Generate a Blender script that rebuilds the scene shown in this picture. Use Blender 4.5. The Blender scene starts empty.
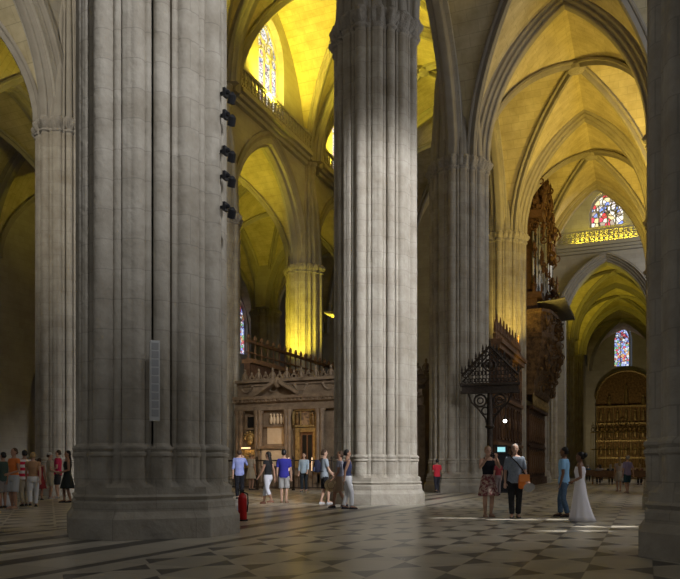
import bpy, bmesh, math, random
from math import sin, cos, pi, sqrt, atan2, radians
from mathutils import Vector, Matrix
random.seed(7)
S = bpy.context.scene
COL = S.collection
TH = radians(23.0); CT, ST = cos(TH), sin(TH)
F, HOR, EYE = 720.0, 467.0, 1.2

# ------------------------------------------------------------------ camera
cd = bpy.data.cameras.new('camera'); cam = bpy.data.objects.new('camera', cd); COL.objects.link(cam)
cam.location = (0, 0, EYE); cam.rotation_euler = (pi/2, 0, TH)
cd.sensor_width = 36; cd.lens = F/680*36; cd.shift_y = (HOR-289.5)/680; cd.clip_end = 400
S.camera = cam
S.view_settings.view_transform = 'Standard'; S.view_settings.look = 'None'
S.view_settings.gamma = 1; S.view_settings.use_curve_mapping = False
S.view_settings.exposure = 0.0
S.cycles.max_bounces = 7; S.cycles.diffuse_bounces = 4; S.cycles.glossy_bounces = 2
S.cycles.sample_clamp_indirect = 4

# ------------------------------------------------------------------ world and daylight
w = bpy.data.worlds.new('world'); S.world = w; w.use_nodes = True
w.node_tree.nodes['Background'].inputs[0].default_value = (0.80, 0.88, 1.0, 1)
w.node_tree.nodes['Background'].inputs[1].default_value = 0.06

def lamp(kind, name, loc, target, energy, color, size=1.0, size_y=None, spot=None, blend=0.5):
    l = bpy.data.lights.new(name, kind); l.energy = energy; l.color = color
    if kind == 'AREA':
        l.size = size
        if size_y: l.shape = 'RECTANGLE'; l.size_y = size_y
    else: l.shadow_soft_size = size
    if spot: l.spot_size = radians(spot); l.spot_blend = blend
    o = bpy.data.objects.new(name, l); COL.objects.link(o); o.location = loc
    d = Vector(target)-Vector(loc); o.rotation_euler = d.to_track_quat('-Z', 'Y').to_euler()
    return o
DAY = (0.95, 0.96, 1.0); GOLD = (1.0, 0.80, 0.06); AMBER = (1.0, 0.69, 0.10); CANDLE = (1.0, 0.55, 0.2)
# daylight: lamps for unseen aisle and transept windows, with added fills and spots
lamp('AREA', 'west_daylight_fill', (-3, -14, 10), (-6, 25, 7), 220, DAY, 9, 12)  # added fill panel behind the camera
lamp('AREA', 'daylight_side_window', (10.4, 16.7, 13), (-8, 17, 6), 700, DAY, 5, 7)
lamp('SPOT', 'pillar_daylight_spot', (9.5, 8.5, 15), (-7.6, 22.0, 6.0), 26000, DAY, .8, None, 32, .5)  # added beam that brightens the pale second pillar, source unseen
lamp('SPOT', 'pillar_daylight_spot', (9.5, -1, 18), (-8.4, 10.9, 11.0), 17000, DAY, 1.0, None, 42, .95)  # added spot to lift the near pillar, nothing modelled as its source
lamp('AREA', 'daylight_side_window', (10.4, 28.4, 13), (-8, 32, 6), 800, DAY, 5, 7)
lamp('AREA', 'daylight_side_window', (10.4, 40, 13), (-8, 42, 5), 300, DAY, 5, 7)
lamp('AREA', 'daylight_transept_window', (10, 65, 20), (-6, 70, 10), 1300, DAY, 5, 8)
lamp('AREA', 'nave_bounce_fill', (-15.6, 0, 24), (-16, 30, 10), 330, (1, .86, .62), 8, 8)  # added warm fill imitating bounce off the gold-lit nave
lamp('SPOT', 'nave_pillar_spot', (-16, 4, 24), (-23, 24, 16), 9000, (1, .93, .8), .8, None, 46, .8)  # added narrow spot that brightens the pillar across the nave
# shafts of sun that reach the floor through high lancets
for (px_, py_, sxx, syy) in ((533, 519.5, 2.6, .5), (606, 526.5, 1.5, .45), (470, 518, 2.0, .35), (575, 531, 1.6, .3)):
    ss = (py_-HOR)/EYE; zc_ = F/ss; xc_ = (px_-340)/ss; gx_, gy_ = xc_*CT-zc_*ST, xc_*ST+zc_*CT
    o_ = lamp('SPOT', 'sun_shaft', (gx_+7*CT, gy_+7*ST, 15), (gx_, gy_, 0), 15000, (1, .97, .92), .03, None, math.degrees(2*math.atan(sxx*.45/16.5)), .35)
    o_.scale = (syy/sxx*1.15, 1, 1)
# gold floodlights on the galleries
for Y, e in ((28.4, 1500), (40.2, 2600), (51.8, 2200)):
    lamp('SPOT', 'gallery_floodlight', (-21.9, Y, 24.6), (-19.0, Y+1, 33), e*2.1, GOLD, .4, None, 165, .6)
lamp('SPOT', 'gallery_floodlight', (-10.0, 42.2, 24.6), (-21.5, 42.5, 33), 3500, GOLD, .4, None, 72, .7)
lamp('SPOT', 'choir_floodlight', (-22.5, 43.4, 8.3), (-23.0, 47.2, 12.0), 2300, GOLD, .15, None, 66, .7)
for Y, e in ((34.6, 260), (41.6, 700), (52.6, 520)):
    lamp('SPOT', 'vault_floodlight', (-.6, Y, 14.6), (-4.4, Y+1.5, 22), e*2.8, AMBER, .35, None, 150, .7)
    
lamp('SPOT', 'vault_floodlight', (-25.4, 40, 15.6), (-28, 41, 22), 1300, GOLD, .3, None, 150, .7)
lamp('SPOT', 'vault_floodlight', (-25.4, 29, 15.6), (-27, 31, 22), 650, GOLD, .3, None, 150, .7)
lamp('SPOT', 'vault_floodlight', (-25.4, 52, 15.6), (-28, 52, 22), 300, GOLD, .3, None, 150, .7)
lamp('AREA', 'balustrade_striplight', (-3.4, 71.85, 22.35), (-3.4, 71.7, 30), 170, GOLD, 6, .15)
lamp('SPOT', 'pillar_floodlight', (-5.6, 55.3, 11.9), (-7.6, 57.2, 15), 450, (1, .75, .2), .15, None, 100, .7)
lamp('SPOT', 'pillar_floodlight', (-6.3, 42.4, 8.3), (-7.7, 45.2, 13.5), 900, (1, .7, .12), .15, None, 100, .7)
lamp('SPOT', 'transept_floodlight', (-3.4, 60, 23.5), (-3.0, 68, 31), 900, GOLD, .3, None, 120, .7)
lamp('SPOT', 'vault_floodlight', (-6.4, 76, 14.6), (-3.4, 79, 21), 800, GOLD, .3, None, 150, .7)
lamp('SPOT', 'vault_floodlight', (-6.4, 88, 14.6), (-3.4, 91, 21), 600, GOLD, .3, None, 150, .7)
lamp('SPOT', 'altar_floodlight', (-3.4, 101, 3.2), (-3.4, 112, 7.5), 950, (1, .82, .48), .3, None, 90, .8)
lamp('SPOT', 'retrochoir_floodlight', (-17, 30, 4.6), (-18, 35, 2.2), 45, CANDLE, .3, None, 120, .8)

# ------------------------------------------------------------------ materials
def mat(name, base, rough=.8, metal=0.0, vary=None, scale=2.0, amt=.5, brick=None, bump=0.0, coords='Object', emit=0, spec=.3, detail=5):
    """vary: second colour mixed by noise; brick=(mode,w,h,mortar colour factor)"""
    m = bpy.data.materials.new(name); m.use_nodes = True
    nt = m.node_tree; N = nt.nodes; L = nt.links; b = N['Principled BSDF']
    b.inputs['Roughness'].default_value = rough; b.inputs['Metallic'].default_value = metal
    b.inputs['Specular IOR Level'].default_value = spec
    tc = N.new('ShaderNodeTexCoord'); co = tc.outputs[coords]
    col = None
    if vary:
        n = N.new('ShaderNodeTexNoise'); n.inputs['Scale'].default_value = scale; n.inputs['Detail'].default_value = detail
        n.inputs['Roughness'].default_value = .65
        L.new(co, n.inputs['Vector'])
        r = N.new('ShaderNodeValToRGB'); r.color_ramp.elements[0].position = .5-amt/2; r.color_ramp.elements[1].position = .5+amt/2
        r.color_ramp.elements[0].color = (*base, 1); r.color_ramp.elements[1].color = (*vary, 1)
        L.new(n.outputs['Fac'], r.inputs['Fac']); col = r.outputs['Color']
    else:
        rgb = N.new('ShaderNodeRGB'); rgb.outputs[0].default_value = (*base, 1); col = rgb.outputs[0]
    if brick:
        mode, bw, bh, mort = brick
        sep = N.new('ShaderNodeSeparateXYZ'); L.new(co, sep.inputs[0])
        cmb = N.new('ShaderNodeCombineXYZ')
        if mode == 'round':
            at = N.new('ShaderNodeMath'); at.operation = 'ARCTAN2'; L.new(sep.outputs[1], at.inputs[0]); L.new(sep.outputs[0], at.inputs[1])
            mu = N.new('ShaderNodeMath'); mu.operation = 'MULTIPLY'; mu.inputs[1].default_value = 1.5; L.new(at.outputs[0], mu.inputs[0])
            L.new(mu.outputs[0], cmb.inputs[0]); L.new(sep.outputs[2], cmb.inputs[1])
        elif mode == 'flat':
            L.new(sep.outputs[0], cmb.inputs[0]); L.new(sep.outputs[1], cmb.inputs[1])
        else:
            ad = N.new('ShaderNodeMath'); ad.operation = 'ADD'; L.new(sep.outputs[0], ad.inputs[0]); L.new(sep.outputs[1], ad.inputs[1])
            L.new(ad.outputs[0], cmb.inputs[0]); L.new(sep.outputs[2], cmb.inputs[1])
        br = N.new('ShaderNodeTexBrick'); L.new(cmb.outputs[0], br.inputs['Vector'])
        br.inputs['Scale'].default_value = 1; br.inputs['Brick Width'].default_value = bw; br.inputs['Row Height'].default_value = bh
        br.inputs['Mortar Size'].default_value = .012; br.inputs['Mortar Smooth'].default_value = .6
        br.inputs['Color1'].default_value = (1, 1, 1, 1); br.inputs['Color2'].default_value = (.91, .90, .88, 1); br.inputs['Mortar'].default_value = (mort, mort, mort, 1)
        mx = N.new('ShaderNodeMix'); mx.data_type = 'RGBA'; mx.blend_type = 'MULTIPLY'; mx.inputs[0].default_value = 1
        L.new(col, mx.inputs[6]); L.new(br.outputs['Color'], mx.inputs[7]); col = mx.outputs[2]
    L.new(col, b.inputs['Base Color'])
    if bump:
        n2 = N.new('ShaderNodeTexNoise'); n2.inputs['Scale'].default_value = scale*4; n2.inputs['Detail'].default_value = 6
        L.new(co, n2.inputs['Vector'])
        bp = N.new('ShaderNodeBump'); bp.inputs['Strength'].default_value = bump; bp.inputs['Distance'].default_value = .05
        L.new(n2.outputs['Fac'], bp.inputs['Height']); L.new(bp.outputs[0], b.inputs['Normal'])
    if emit:
        L.new(col, b.inputs['Emission Color']); b.inputs['Emission Strength'].default_value = emit
    return m

STONE = mat('pier_limestone', (.27, .235, .18), .9, vary=(.50, .46, .39), scale=1.5, amt=.55, brick=('round', 1.3, .5, .76), bump=.7, detail=9)
CAPST = mat('carved_limestone', (.27, .24, .20), .95, vary=(.42, .39, .34), scale=6, amt=.5, bump=.8)
WALLST = mat('ashlar_limestone', (.36, .33, .28), .9, vary=(.48, .45, .39), scale=.6, amt=.5, brick=('wall', .95, .42, .78), bump=.25)
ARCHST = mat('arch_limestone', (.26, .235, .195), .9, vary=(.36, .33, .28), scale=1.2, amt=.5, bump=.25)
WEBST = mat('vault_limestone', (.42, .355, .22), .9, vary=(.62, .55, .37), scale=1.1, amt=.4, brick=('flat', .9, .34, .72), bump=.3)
RAILST = mat('gallery_limestone', (.34, .31, .26), .9, vary=(.42, .4, .34), scale=3, bump=.3)
IRON = mat('dark_iron', (.035, .028, .024), .5, .7, vary=(.09, .07, .055), scale=9, bump=.4)
BLACK = mat('matt_black', (.012, .012, .014), .5)
OAK = mat('dark_carved_oak', (.045, .022, .012), .6, vary=(.14, .07, .035), scale=5, bump=.6)
OAKG = mat('gilded_oak_carving', (.05, .026, .014), .5, .15, vary=(.26, .15, .06), scale=3.5, amt=.35, bump=.5)
OAKL = mat('brown_oak', (.12, .06, .03), .5, vary=(.24, .13, .06), scale=5, bump=.5)
PIPE = mat('organ_pipe_tin', (.3, .29, .27), .35, .8, vary=(.2, .19, .17), scale=3)
GILT = mat('worn_gilding', (.16, .11, .045), .45, .7, vary=(.62, .45, .19), scale=5, amt=.5, bump=.7)
GILTD = mat('dark_gilding', (.06, .035, .015), .6, .4, vary=(.34, .2, .07), scale=4, amt=.4, bump=.7)
BROWNST = mat('brown_marble', (.10, .07, .045), .5, vary=(.27, .2, .13), scale=2.5, bump=.3)
PALEST = mat('pale_marble_panel', (.5, .38, .24), .5, vary=(.62, .5, .34), scale=3)
DARKGL = mat('dark_opening', (.01, .009, .008), .4)
PAINT = mat('old_painting', (.06, .04, .03), .5, vary=(.42, .27, .14), scale=5, amt=.25)
WHITEM = mat('white_enamel', (.62, .62, .6), .5)
RED = mat('red_enamel', (.55, .02, .02), .35)

def floor_mat():
    m = bpy.data.materials.new('marble_floor'); m.use_nodes = True
    nt = m.node_tree; N = nt.nodes; L = nt.links; b = N['Principled BSDF']
    tc = N.new('ShaderNodeTexCoord'); sep = N.new('ShaderNodeSeparateXYZ'); L.new(tc.outputs['Object'], sep.inputs[0])
    def M(op, a, bb=None, c=None):
        n = N.new('ShaderNodeMath'); n.operation = op
        for i, v in enumerate((a, bb, c)):
            if v is None: continue
            if isinstance(v, (int, float)): n.inputs[i].default_value = v
            else: L.new(v, n.inputs[i])
        return n.outputs[0]
    T = .72
    x = M('DIVIDE', M('ADD', sep.outputs[0], 100.0), T); y = M('DIVIDE', M('ADD', sep.outputs[1], 100.0), T)
    fx = M('FRACT', x); fy = M('FRACT', y); par = M('MODULO', M('ADD', M('FLOOR', x), M('FLOOR', y)), 2.0)
    ax = M('ABSOLUTE', M('SUBTRACT', fx, .5)); ay = M('ABSOLUTE', M('SUBTRACT', fy, .5))
    odd = M('GREATER_THAN', par, .5)
    tri = M('MULTIPLY', M('GREATER_THAN', ax, M('ADD', ay, .05)), odd)     # hourglass triangles
    # joints
    e = M('MAXIMUM', ax, ay); joint = M('GREATER_THAN', e, .492)
    # border bands along the pier rows
    def band(src, centre):
        d = M('ABSOLUTE', M('SUBTRACT', src, centre))
        return d
    rows = None; dark = None
    for c0 in (-8.33, -23.0):
        d = band(sep.outputs[0], c0)
        ins = M('LESS_THAN', d, 2.35)
        dk = M('ADD', M('MULTIPLY', M('GREATER_THAN', d, 2.0), M('LESS_THAN', d, 2.2)), M('MULTIPLY', M('GREATER_THAN', d, .75), M('LESS_THAN', d, 1.15)))
        dk = M('ADD', dk, M('LESS_THAN', d, .16))
        rows = ins if rows is None else M('MAXIMUM', rows, ins)
        dk = M('MULTIPLY', dk, ins); dark = dk if dark is None else M('MAXIMUM', dark, dk)
    yy = M('ABSOLUTE', M('SUBTRACT', M('MODULO', M('ADD', M('SUBTRACT', sep.outputs[1], 10.9), 117+5.85), 11.7), 5.85))
    insy = M('LESS_THAN', yy, -1.0)
    dky = M('ADD', M('MULTIPLY', M('GREATER_THAN', yy, .95), M('LESS_THAN', yy, 1.2)), M('LESS_THAN', yy, .2))
    insy = M('MULTIPLY', insy, M('SUBTRACT', 1.0, rows)); dky = M('MULTIPLY', dky, insy)
    edge = M('MAXIMUM', rows, insy)
    f = M('MAXIMUM', M('MULTIPLY', tri, M('SUBTRACT', 1.0, edge)), M('MAXIMUM', dark, dky))
    # per tile variation
    wn = N.new('ShaderNodeTexWhiteNoise'); cb = N.new('ShaderNodeCombineXYZ'); L.new(M('FLOOR', x), cb.inputs[0]); L.new(M('FLOOR', y), cb.inputs[1]); L.new(cb.outputs[0], wn.inputs['Vector'])
    nz = N.new('ShaderNodeTexNoise'); nz.inputs['Scale'].default_value = 1.6; nz.inputs['Detail'].default_value = 6; L.new(tc.outputs['Object'], nz.inputs['Vector'])
    v = M('ADD', M('MULTIPLY', wn.outputs[0], .25), M('MULTIPLY', nz.outputs['Fac'], .4)); v = M('ADD', v, .62)
    mix = N.new('ShaderNodeMix'); mix.data_type = 'RGBA'; L.new(f, mix.inputs[0])
    mix.inputs[6].default_value = (.48, .44, .36, 1); mix.inputs[7].default_value = (.095, .088, .078, 1)
    mj = N.new('ShaderNodeMix'); mj.data_type = 'RGBA'; L.new(M('MULTIPLY', joint, .55), mj.inputs[0]); L.new(mix.outputs[2], mj.inputs[6]); mj.inputs[7].default_value = (.14, .12, .1, 1)
    hv = N.new('ShaderNodeVectorMath'); hv.operation = 'SCALE'; L.new(mj.outputs[2], hv.inputs[0]); L.new(v, hv.inputs[3])
    L.new(hv.outputs[0], b.inputs['Base Color'])
    L.new(M('ADD', M('MULTIPLY', nz.outputs['Fac'], .2), .22), b.inputs['Roughness'])
    b.inputs['Specular IOR Level'].default_value = .5
    return m
FLOORM = floor_mat()

def glass_mat(name, cols, strength, scale):
    m = bpy.data.materials.new(name); m.use_nodes = True
    nt = m.node_tree; N = nt.nodes; L = nt.links; b = N['Principled BSDF']
    tc = N.new('ShaderNodeTexCoord'); vo = N.new('ShaderNodeTexVoronoi'); vo.inputs['Scale'].default_value = scale
    L.new(tc.outputs['Object'], vo.inputs['Vector'])
    sp = N.new('ShaderNodeSeparateColor'); L.new(vo.outputs['Color'], sp.inputs[0])
    r = N.new('ShaderNodeValToRGB'); r.color_ramp.interpolation = 'CONSTANT'
    els = r.color_ramp.elements
    els[0].position = 0; els[0].color = (*cols[0], 1); els[1].position = 1/len(cols); els[1].color = (*cols[1], 1)
    for i, c in enumerate(cols[2:], 2):
        e = els.new(i/len(cols)); e.color = (*c, 1)
    L.new(sp.outputs[0], r.inputs[0])
    vd = N.new('ShaderNodeTexVoronoi'); vd.feature = 'DISTANCE_TO_EDGE'; vd.inputs['Scale'].default_value = scale; L.new(tc.outputs['Object'], vd.inputs['Vector'])
    g = N.new('ShaderNodeMath'); g.operation = 'GREATER_THAN'; g.inputs[1].default_value = .05; L.new(vd.outputs['Distance'], g.inputs[0])
    mu = N.new('ShaderNodeMath'); mu.operation = 'MULTIPLY'; mu.inputs[1].default_value = strength; L.new(g.outputs[0], mu.inputs[0])
    L.new(r.outputs[0], b.inputs['Emission Color']); L.new(mu.outputs[0], b.inputs['Emission Strength'])
    b.inputs['Base Color'].default_value = (.03, .03, .04, 1); b.inputs['Roughness'].default_value = .8; b.inputs['Specular IOR Level'].default_value = 0
    return m
GLASS_WARM = glass_mat('stained_glass_pale', [(1, .95, .88), (.9, .8, .78), (.95, .9, 1), (.45, .48, .8), (1, 1, .95), (.75, .5, .55), (1, .93, .8), (.9, .95, 1), (1, .97, .93)], 1.15, 4.2)
GLASS_BLUE = glass_mat('stained_glass_blue', [(.35, .45, 1), (.8, .85, 1), (.25, .3, .8), (1, .6, .3), (.9, .95, 1), (.8, .15, .2), (.5, .6, 1), (.3, .6, .35)], 1.0, 3.2)
GLASS_RED = glass_mat('stained_glass_red', [(.85, .08, .08), (1, .95, .8), (.3, .4, .9), (1, .8, .4), (.9, .1, .15), (1, .9, .9), (.5, .4, .3), (1, .95, .85)], 1.3, 2.2)

# ------------------------------------------------------------------ mesh helpers
class MB:
    def __init__(s): s.v = []; s.f = []
    def add(s, vs, fs):
        o = len(s.v); s.v += [tuple(p) for p in vs]; s.f += [tuple(i+o for i in f) for f in fs]
    def box(s, x0, x1, y0, y1, z0, z1):
        s.add([(x0,y0,z0),(x1,y0,z0),(x1,y1,z0),(x0,y1,z0),(x0,y0,z1),(x1,y0,z1),(x1,y1,z1),(x0,y1,z1)],
              [(0,3,2,1),(4,5,6,7),(0,1,5,4),(1,2,6,5),(2,3,7,6),(3,0,4,7)])
    def loft(s, rings, caps=True, closed=True):
        n = len(rings[0]); o = len(s.v)
        for r in rings: s.v += [tuple(p) for p in r]
        for k in range(len(rings)-1):
            for i in range(n if closed else n-1):
                j = (i+1) % n
                s.f.append((o+k*n+i, o+k*n+j, o+(k+1)*n+j, o+(k+1)*n+i))
        if caps and closed:
            s.f.append(tuple(o+i for i in reversed(range(n)))); s.f.append(tuple(o+(len(rings)-1)*n+i for i in range(n)))
    def lathe(s, cx, cy, prof, n=12):
        s.loft([[(cx+r*cos(2*pi*i/n), cy+r*sin(2*pi*i/n), z) for i in range(n)] for r, z in prof])
    def tube(s, pts, r, n=6):
        pts = [Vector(p) for p in pts]; rr = r if isinstance(r, (list, tuple)) else [r]*len(pts)
        rings = []
        for k, p in enumerate(pts):
            t = (pts[min(k+1, len(pts)-1)]-pts[max(k-1, 0)]).normalized()
            if k == 0:
                a = t.cross(Vector((0, 0, 1)))
                if a.length < .3: a = t.cross(Vector((1, 0, 0)))
            else: a = pa-t*pa.dot(t)
            a.normalize(); pa = a.copy(); b = a.cross(t)
            rings.append([p+(a*cos(2*pi*i/n)+b*sin(2*pi*i/n))*rr[k] for i in range(n)])
        s.loft(rings)
    def ball(s, c, rx, ry=None, rz=None, n=8, m=6):
        ry = ry or rx; rz = rz or rx
        s.loft([[(c[0]+rx*sin(pi*k/m)*cos(2*pi*i/n), c[1]+ry*sin(pi*k/m)*sin(2*pi*i/n), c[2]-rz*cos(pi*k/m)) for i in range(n)] for k in [.12]+list(range(1, m))+[m-.12]])
    def ring(s, c, R, r, axis='y', n=16, m=5, a0=0, a1=2*pi):
        pts = []
        full = abs(a1-a0-2*pi) < 1e-6
        for k in range(n+1):
            a = a0+(a1-a0)*k/n
            if axis == 'y': pts.append((c[0]+R*cos(a), c[1], c[2]+R*sin(a)))
            elif axis == 'x': pts.append((c[0], c[1]+R*cos(a), c[2]+R*sin(a)))
            else: pts.append((c[0]+R*cos(a), c[1]+R*sin(a), c[2]))
        s.tube(pts, r, m)
    def mesh(s, name, m, smooth=False):
        me = bpy.data.meshes.new(name); me.from_pydata(s.v, [], s.f); me.materials.append(m)
        me.validate()
        bm = bmesh.new(); bm.from_mesh(me); bmesh.ops.recalc_face_normals(bm, faces=bm.faces); bm.to_mesh(me); bm.free()
        if smooth: me.polygons.foreach_set('use_smooth', [True]*len(me.polygons))
        return me
    def build(s, name, m, parent=None, smooth=False, loc=None, rz=0, angle=None):
        me = s.mesh(name, m, smooth)
        if angle: me.set_sharp_from_angle(angle=radians(angle))
        o = bpy.data.objects.new(name, me); COL.objects.link(o)
        if parent: o.parent = parent
        if loc: o.location = loc
        if rz: o.rotation_euler = (0, 0, rz)
        return o
def thing(name, label, cat, loc=(0, 0, 0), rz=0, group=None):
    o = bpy.data.objects.new(name, None); COL.objects.link(o); o.location = loc; o.rotation_euler = (0, 0, rz); o.empty_display_size = .3
    o['label'] = label; o['category'] = cat
    if group: o['group'] = group
    return o
def tag(o, label, cat, group=None):
    o['label'] = label; o['category'] = cat
    if group: o['group'] = group
    return o
def struct(o, label=None):
    o['kind'] = 'structure'
    if label: o['label'] = label
    return o
def dup(root, loc, rz=0, label=None, group=None):
    r = root.copy(); COL.objects.link(r); r.location = loc; r.rotation_euler = (0, 0, rz)
    if label: r['label'] = label
    if group: r['group'] = group
    for ch in list(root.children):
        c = ch.copy(); COL.objects.link(c); c.parent = r
        for g in ch.children:
            d = g.copy(); COL.objects.link(d); d.parent = c
    return r
def ground(px, fy):
    s = (fy-HOR)/EYE; zc = F/s; xc = (px-340)/s
    return (xc*CT-zc*ST, xc*ST+zc*CT)

# ------------------------------------------------------------------ setting
XL, XR, XN, XM, XO = -8.33, 1.5, -23.0, -32.7, -42.0
YS = [10.9, 22.6, 34.3, 46.0, 57.7]; DN = 1.5; YN = [y+DN for y in YS]; YT = [72.5, 84.2, 96.0]
mb = MB(); mb.box(XO-1, 12, -20, 116, -.3, 0); struct(mb.build('floor', FLOORM))

def arc_z(t, R, c, a):      # height on pointed profile for |t|<=1 (t scaled by a)
    x = abs(t)*a; v = R*R-(x+c)**2
    return sqrt(max(v, 0))
def arch_params(a, rise): R = (a*a+rise*rise)/(2*a); return R, R-a

def arch_ring(mb, horiz, fixed, centre, a, rise, spring, prof, n=14):
    """moulded pointed arch; horiz 'x': arch spans along x at y=fixed; 'y': spans along y at x=fixed. prof: closed list of (w out-of-plane, r outward)"""
    R, c = arch_params(a, rise)
    for sgn in (1, -1):
        rings = []
        for k in range(n+1):
            ring = []
            for (wv, rv) in prof:
                Rr = R+rv; phm = math.acos(min(1, c/Rr)); ph = phm*k/n
                u = sgn*(-c+Rr*cos(ph)); z = spring+Rr*sin(ph)
                ring.append((centre+u, fixed+wv, z) if horiz == 'x' else (fixed+wv, centre+u, z))
            rings.append(ring)
        mb.loft(rings)
def mould(hw, depth, steps=3):
    """closed symmetrical moulding: half width hw at extrados, stepping down to narrow at intrados with rolls"""
    right = []
    w0 = hw*.32
    for k in range(steps+1):
        wv = w0+(hw-w0)*k/steps; rv = depth*k/(steps+1)
        rr = .075*hw+.03
        for j in range(5):      # roll bulging down/out
            a = -pi/2+pi*.5*j/4
            right.append((wv-rr+rr*cos(a)*1.0, rv+rr+rr*sin(a)))
        right.append((wv-.02, rv+rr*1.6))
    right.append((hw, depth))
    left = [(-x, z) for x, z in reversed(right)]
    return right+left
def wall_bay(mb, horiz, fixed, c, half, a, rise, spring, ztop, th=.9, win=None, zbot_pier=0, n=28):
    """solid wall above a pointed opening; win=(half width, sill z, spring z, rise)"""
    R, cc = arch_params(a, rise) if a else (1, 0)
    us = set([-half, half]); 
    if a:
        for k in range(n+1): us.add(-a*cos(pi*k/n))
    if win:
        wc = win[4] if len(win) > 4 else 0
        for k in range(11): us.add(wc-win[0]+2*win[0]*k/10)
    us = sorted(us)
    def zb(u):
        if a and abs(u) < a-1e-6: return spring+arc_z(u/a, R, cc, a)
        return spring if a and abs(abs(u)-a) < 1e-6 else zbot_pier
    def P(u, w, z): return (c+u, fixed+w, z) if horiz == 'x' else (fixed+w, c+u, z)
    def slab(u0, u1, b0, b1, t0, t1):
        h = th/2
        mb.add([P(u0,-h,b0),P(u1,-h,b1),P(u1,-h,t1),P(u0,-h,t0),P(u0,h,b0),P(u1,h,b1),P(u1,h,t1),P(u0,h,t0)],
               [(0,1,2,3),(7,6,5,4),(0,4,5,1),(3,2,6,7),(0,3,7,4),(1,5,6,2)])
    for u0, u1 in zip(us[:-1], us[1:]):
        if u1-u0 < 1e-5: continue
        mid = (u0+u1)/2
        if a and abs(mid) < a: b0 = spring+arc_z(u0/a, R, cc, a); b1 = spring+arc_z(u1/a, R, cc, a)
        else: b0 = b1 = zbot_pier
        if win and abs(mid-wc) < win[0]:
            Rw, cw = arch_params(win[0], win[3])
            slab(u0, u1, b0, b1, win[1], win[1])
            slab(u0, u1, win[2]+arc_z((u0-wc)/win[0], Rw, cw, win[0]), win[2]+arc_z((u1-wc)/win[0], Rw, cw, win[0]), ztop, ztop)
        else: slab(u0, u1, b0, b1, ztop, ztop)

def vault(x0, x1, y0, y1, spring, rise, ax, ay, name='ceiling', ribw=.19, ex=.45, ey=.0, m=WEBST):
    """quadripartite vault: ax, ay half spans of the webs at springing; ex/ey: inset of web edges from the bay edge"""
    cx, cy = (x0+x1)/2, (y0+y1)/2; hx, hy = (x1-x0)/2-ex, (y1-y0)/2-ey
    R, c = arch_params(ax, rise); n = 26
    ts = [sin(pi/2*k/n) for k in range(-n, n+1)]
    web = MB()
    def z(t): return spring+arc_z(t, R, c, ax)
    T = .18
    for dirn in range(4):
        r0, r1, r2, r3 = [], [], [], []
        for t in ts:
            zz = z(t)
            if dirn < 2:
                sg = 1 if dirn == 0 else -1
                p = (cx+t*ax, cy+sg*abs(t)*ay, zz); q = (cx+t*ax, cy+sg*hy, zz)
            else:
                sg = 1 if dirn == 2 else -1
                p = (cx+sg*abs(t)*ax, cy+t*ay, zz); q = (cx+sg*hx, cy+t*ay, zz)
            r0.append(p); r1.append(q); r2.append((q[0], q[1], q[2]+T)); r3.append((p[0], p[1], p[2]+T))
        web.loft([[a, b, c2, d] for a, b, c2, d in zip(r0, r1, r2, r3)])
    o = web.build(name, m, smooth=True, angle=35); struct(o)
    # diagonal ribs
    for s2 in (1, -1):
        rb = MB(); d = Vector((ax, s2*ay, 0)).normalized(); side = Vector((-d.y, d.x, 0))
        L = sqrt(ax*ax+ay*ay)
        pts = [(t*L, z(t)) for t in ts]
        rings = []
        prof = [(-1.3, .25), (-1.3, -.35), (-1.0, -.55), (-.62, -.5), (-.5, -.95), (-.2, -1.5), (.2, -1.5), (.5, -.95), (.62, -.5), (1.0, -.55), (1.3, -.35), (1.3, .25)]
        for k, (u, zz) in enumerate(pts):
            k0, k1 = max(k-1, 0), min(k+1, len(pts)-1)
            tv = Vector((pts[k1][0]-pts[k0][0], pts[k1][1]-pts[k0][1])).normalized()
            nn = Vector((-tv.y, tv.x))      # up normal in plane
            rings.append([Vector((cx, cy, 0))+d*(u+nn.x*q*ribw)+side*(p*ribw)+Vector((0, 0, zz+nn.y*q*ribw)) for p, q in prof])
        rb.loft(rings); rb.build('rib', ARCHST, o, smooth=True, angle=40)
    bs = MB(); bs.lathe(cx, cy, [(.15, z(0)-.55), (.42, z(0)-.45), (.5, z(0)-.28), (.42, z(0)-.05)], 12); bs.build('boss', CAPST, o, smooth=True, angle=40)
    return o

SP, RISE = 15.75, 6.45
M1 = mould(.62, .95, 3); MB1 = mould(.70, 1.0, 4)
# aisle vaults (three aisles to the left of the camera's right-hand row, and one beyond it)
for y0, y1 in zip([-.8]+YS[:-1], YS):
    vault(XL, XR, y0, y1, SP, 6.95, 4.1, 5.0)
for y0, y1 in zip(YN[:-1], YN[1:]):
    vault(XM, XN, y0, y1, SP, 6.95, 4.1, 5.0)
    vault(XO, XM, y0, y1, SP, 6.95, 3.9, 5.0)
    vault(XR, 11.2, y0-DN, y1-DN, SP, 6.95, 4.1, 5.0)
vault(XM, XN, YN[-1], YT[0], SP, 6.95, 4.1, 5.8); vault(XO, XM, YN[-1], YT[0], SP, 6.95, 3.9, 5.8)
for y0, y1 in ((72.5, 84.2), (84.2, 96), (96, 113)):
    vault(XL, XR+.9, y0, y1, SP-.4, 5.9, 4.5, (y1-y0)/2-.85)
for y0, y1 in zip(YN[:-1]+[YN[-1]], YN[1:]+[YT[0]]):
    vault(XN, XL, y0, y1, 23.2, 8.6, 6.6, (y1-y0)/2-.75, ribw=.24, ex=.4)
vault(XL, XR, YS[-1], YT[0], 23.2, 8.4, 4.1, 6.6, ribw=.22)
vault(XR, 11.2, YS[-1], YT[0], 23.2, 8.4, 4.1, 6.6, ribw=.22)

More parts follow.
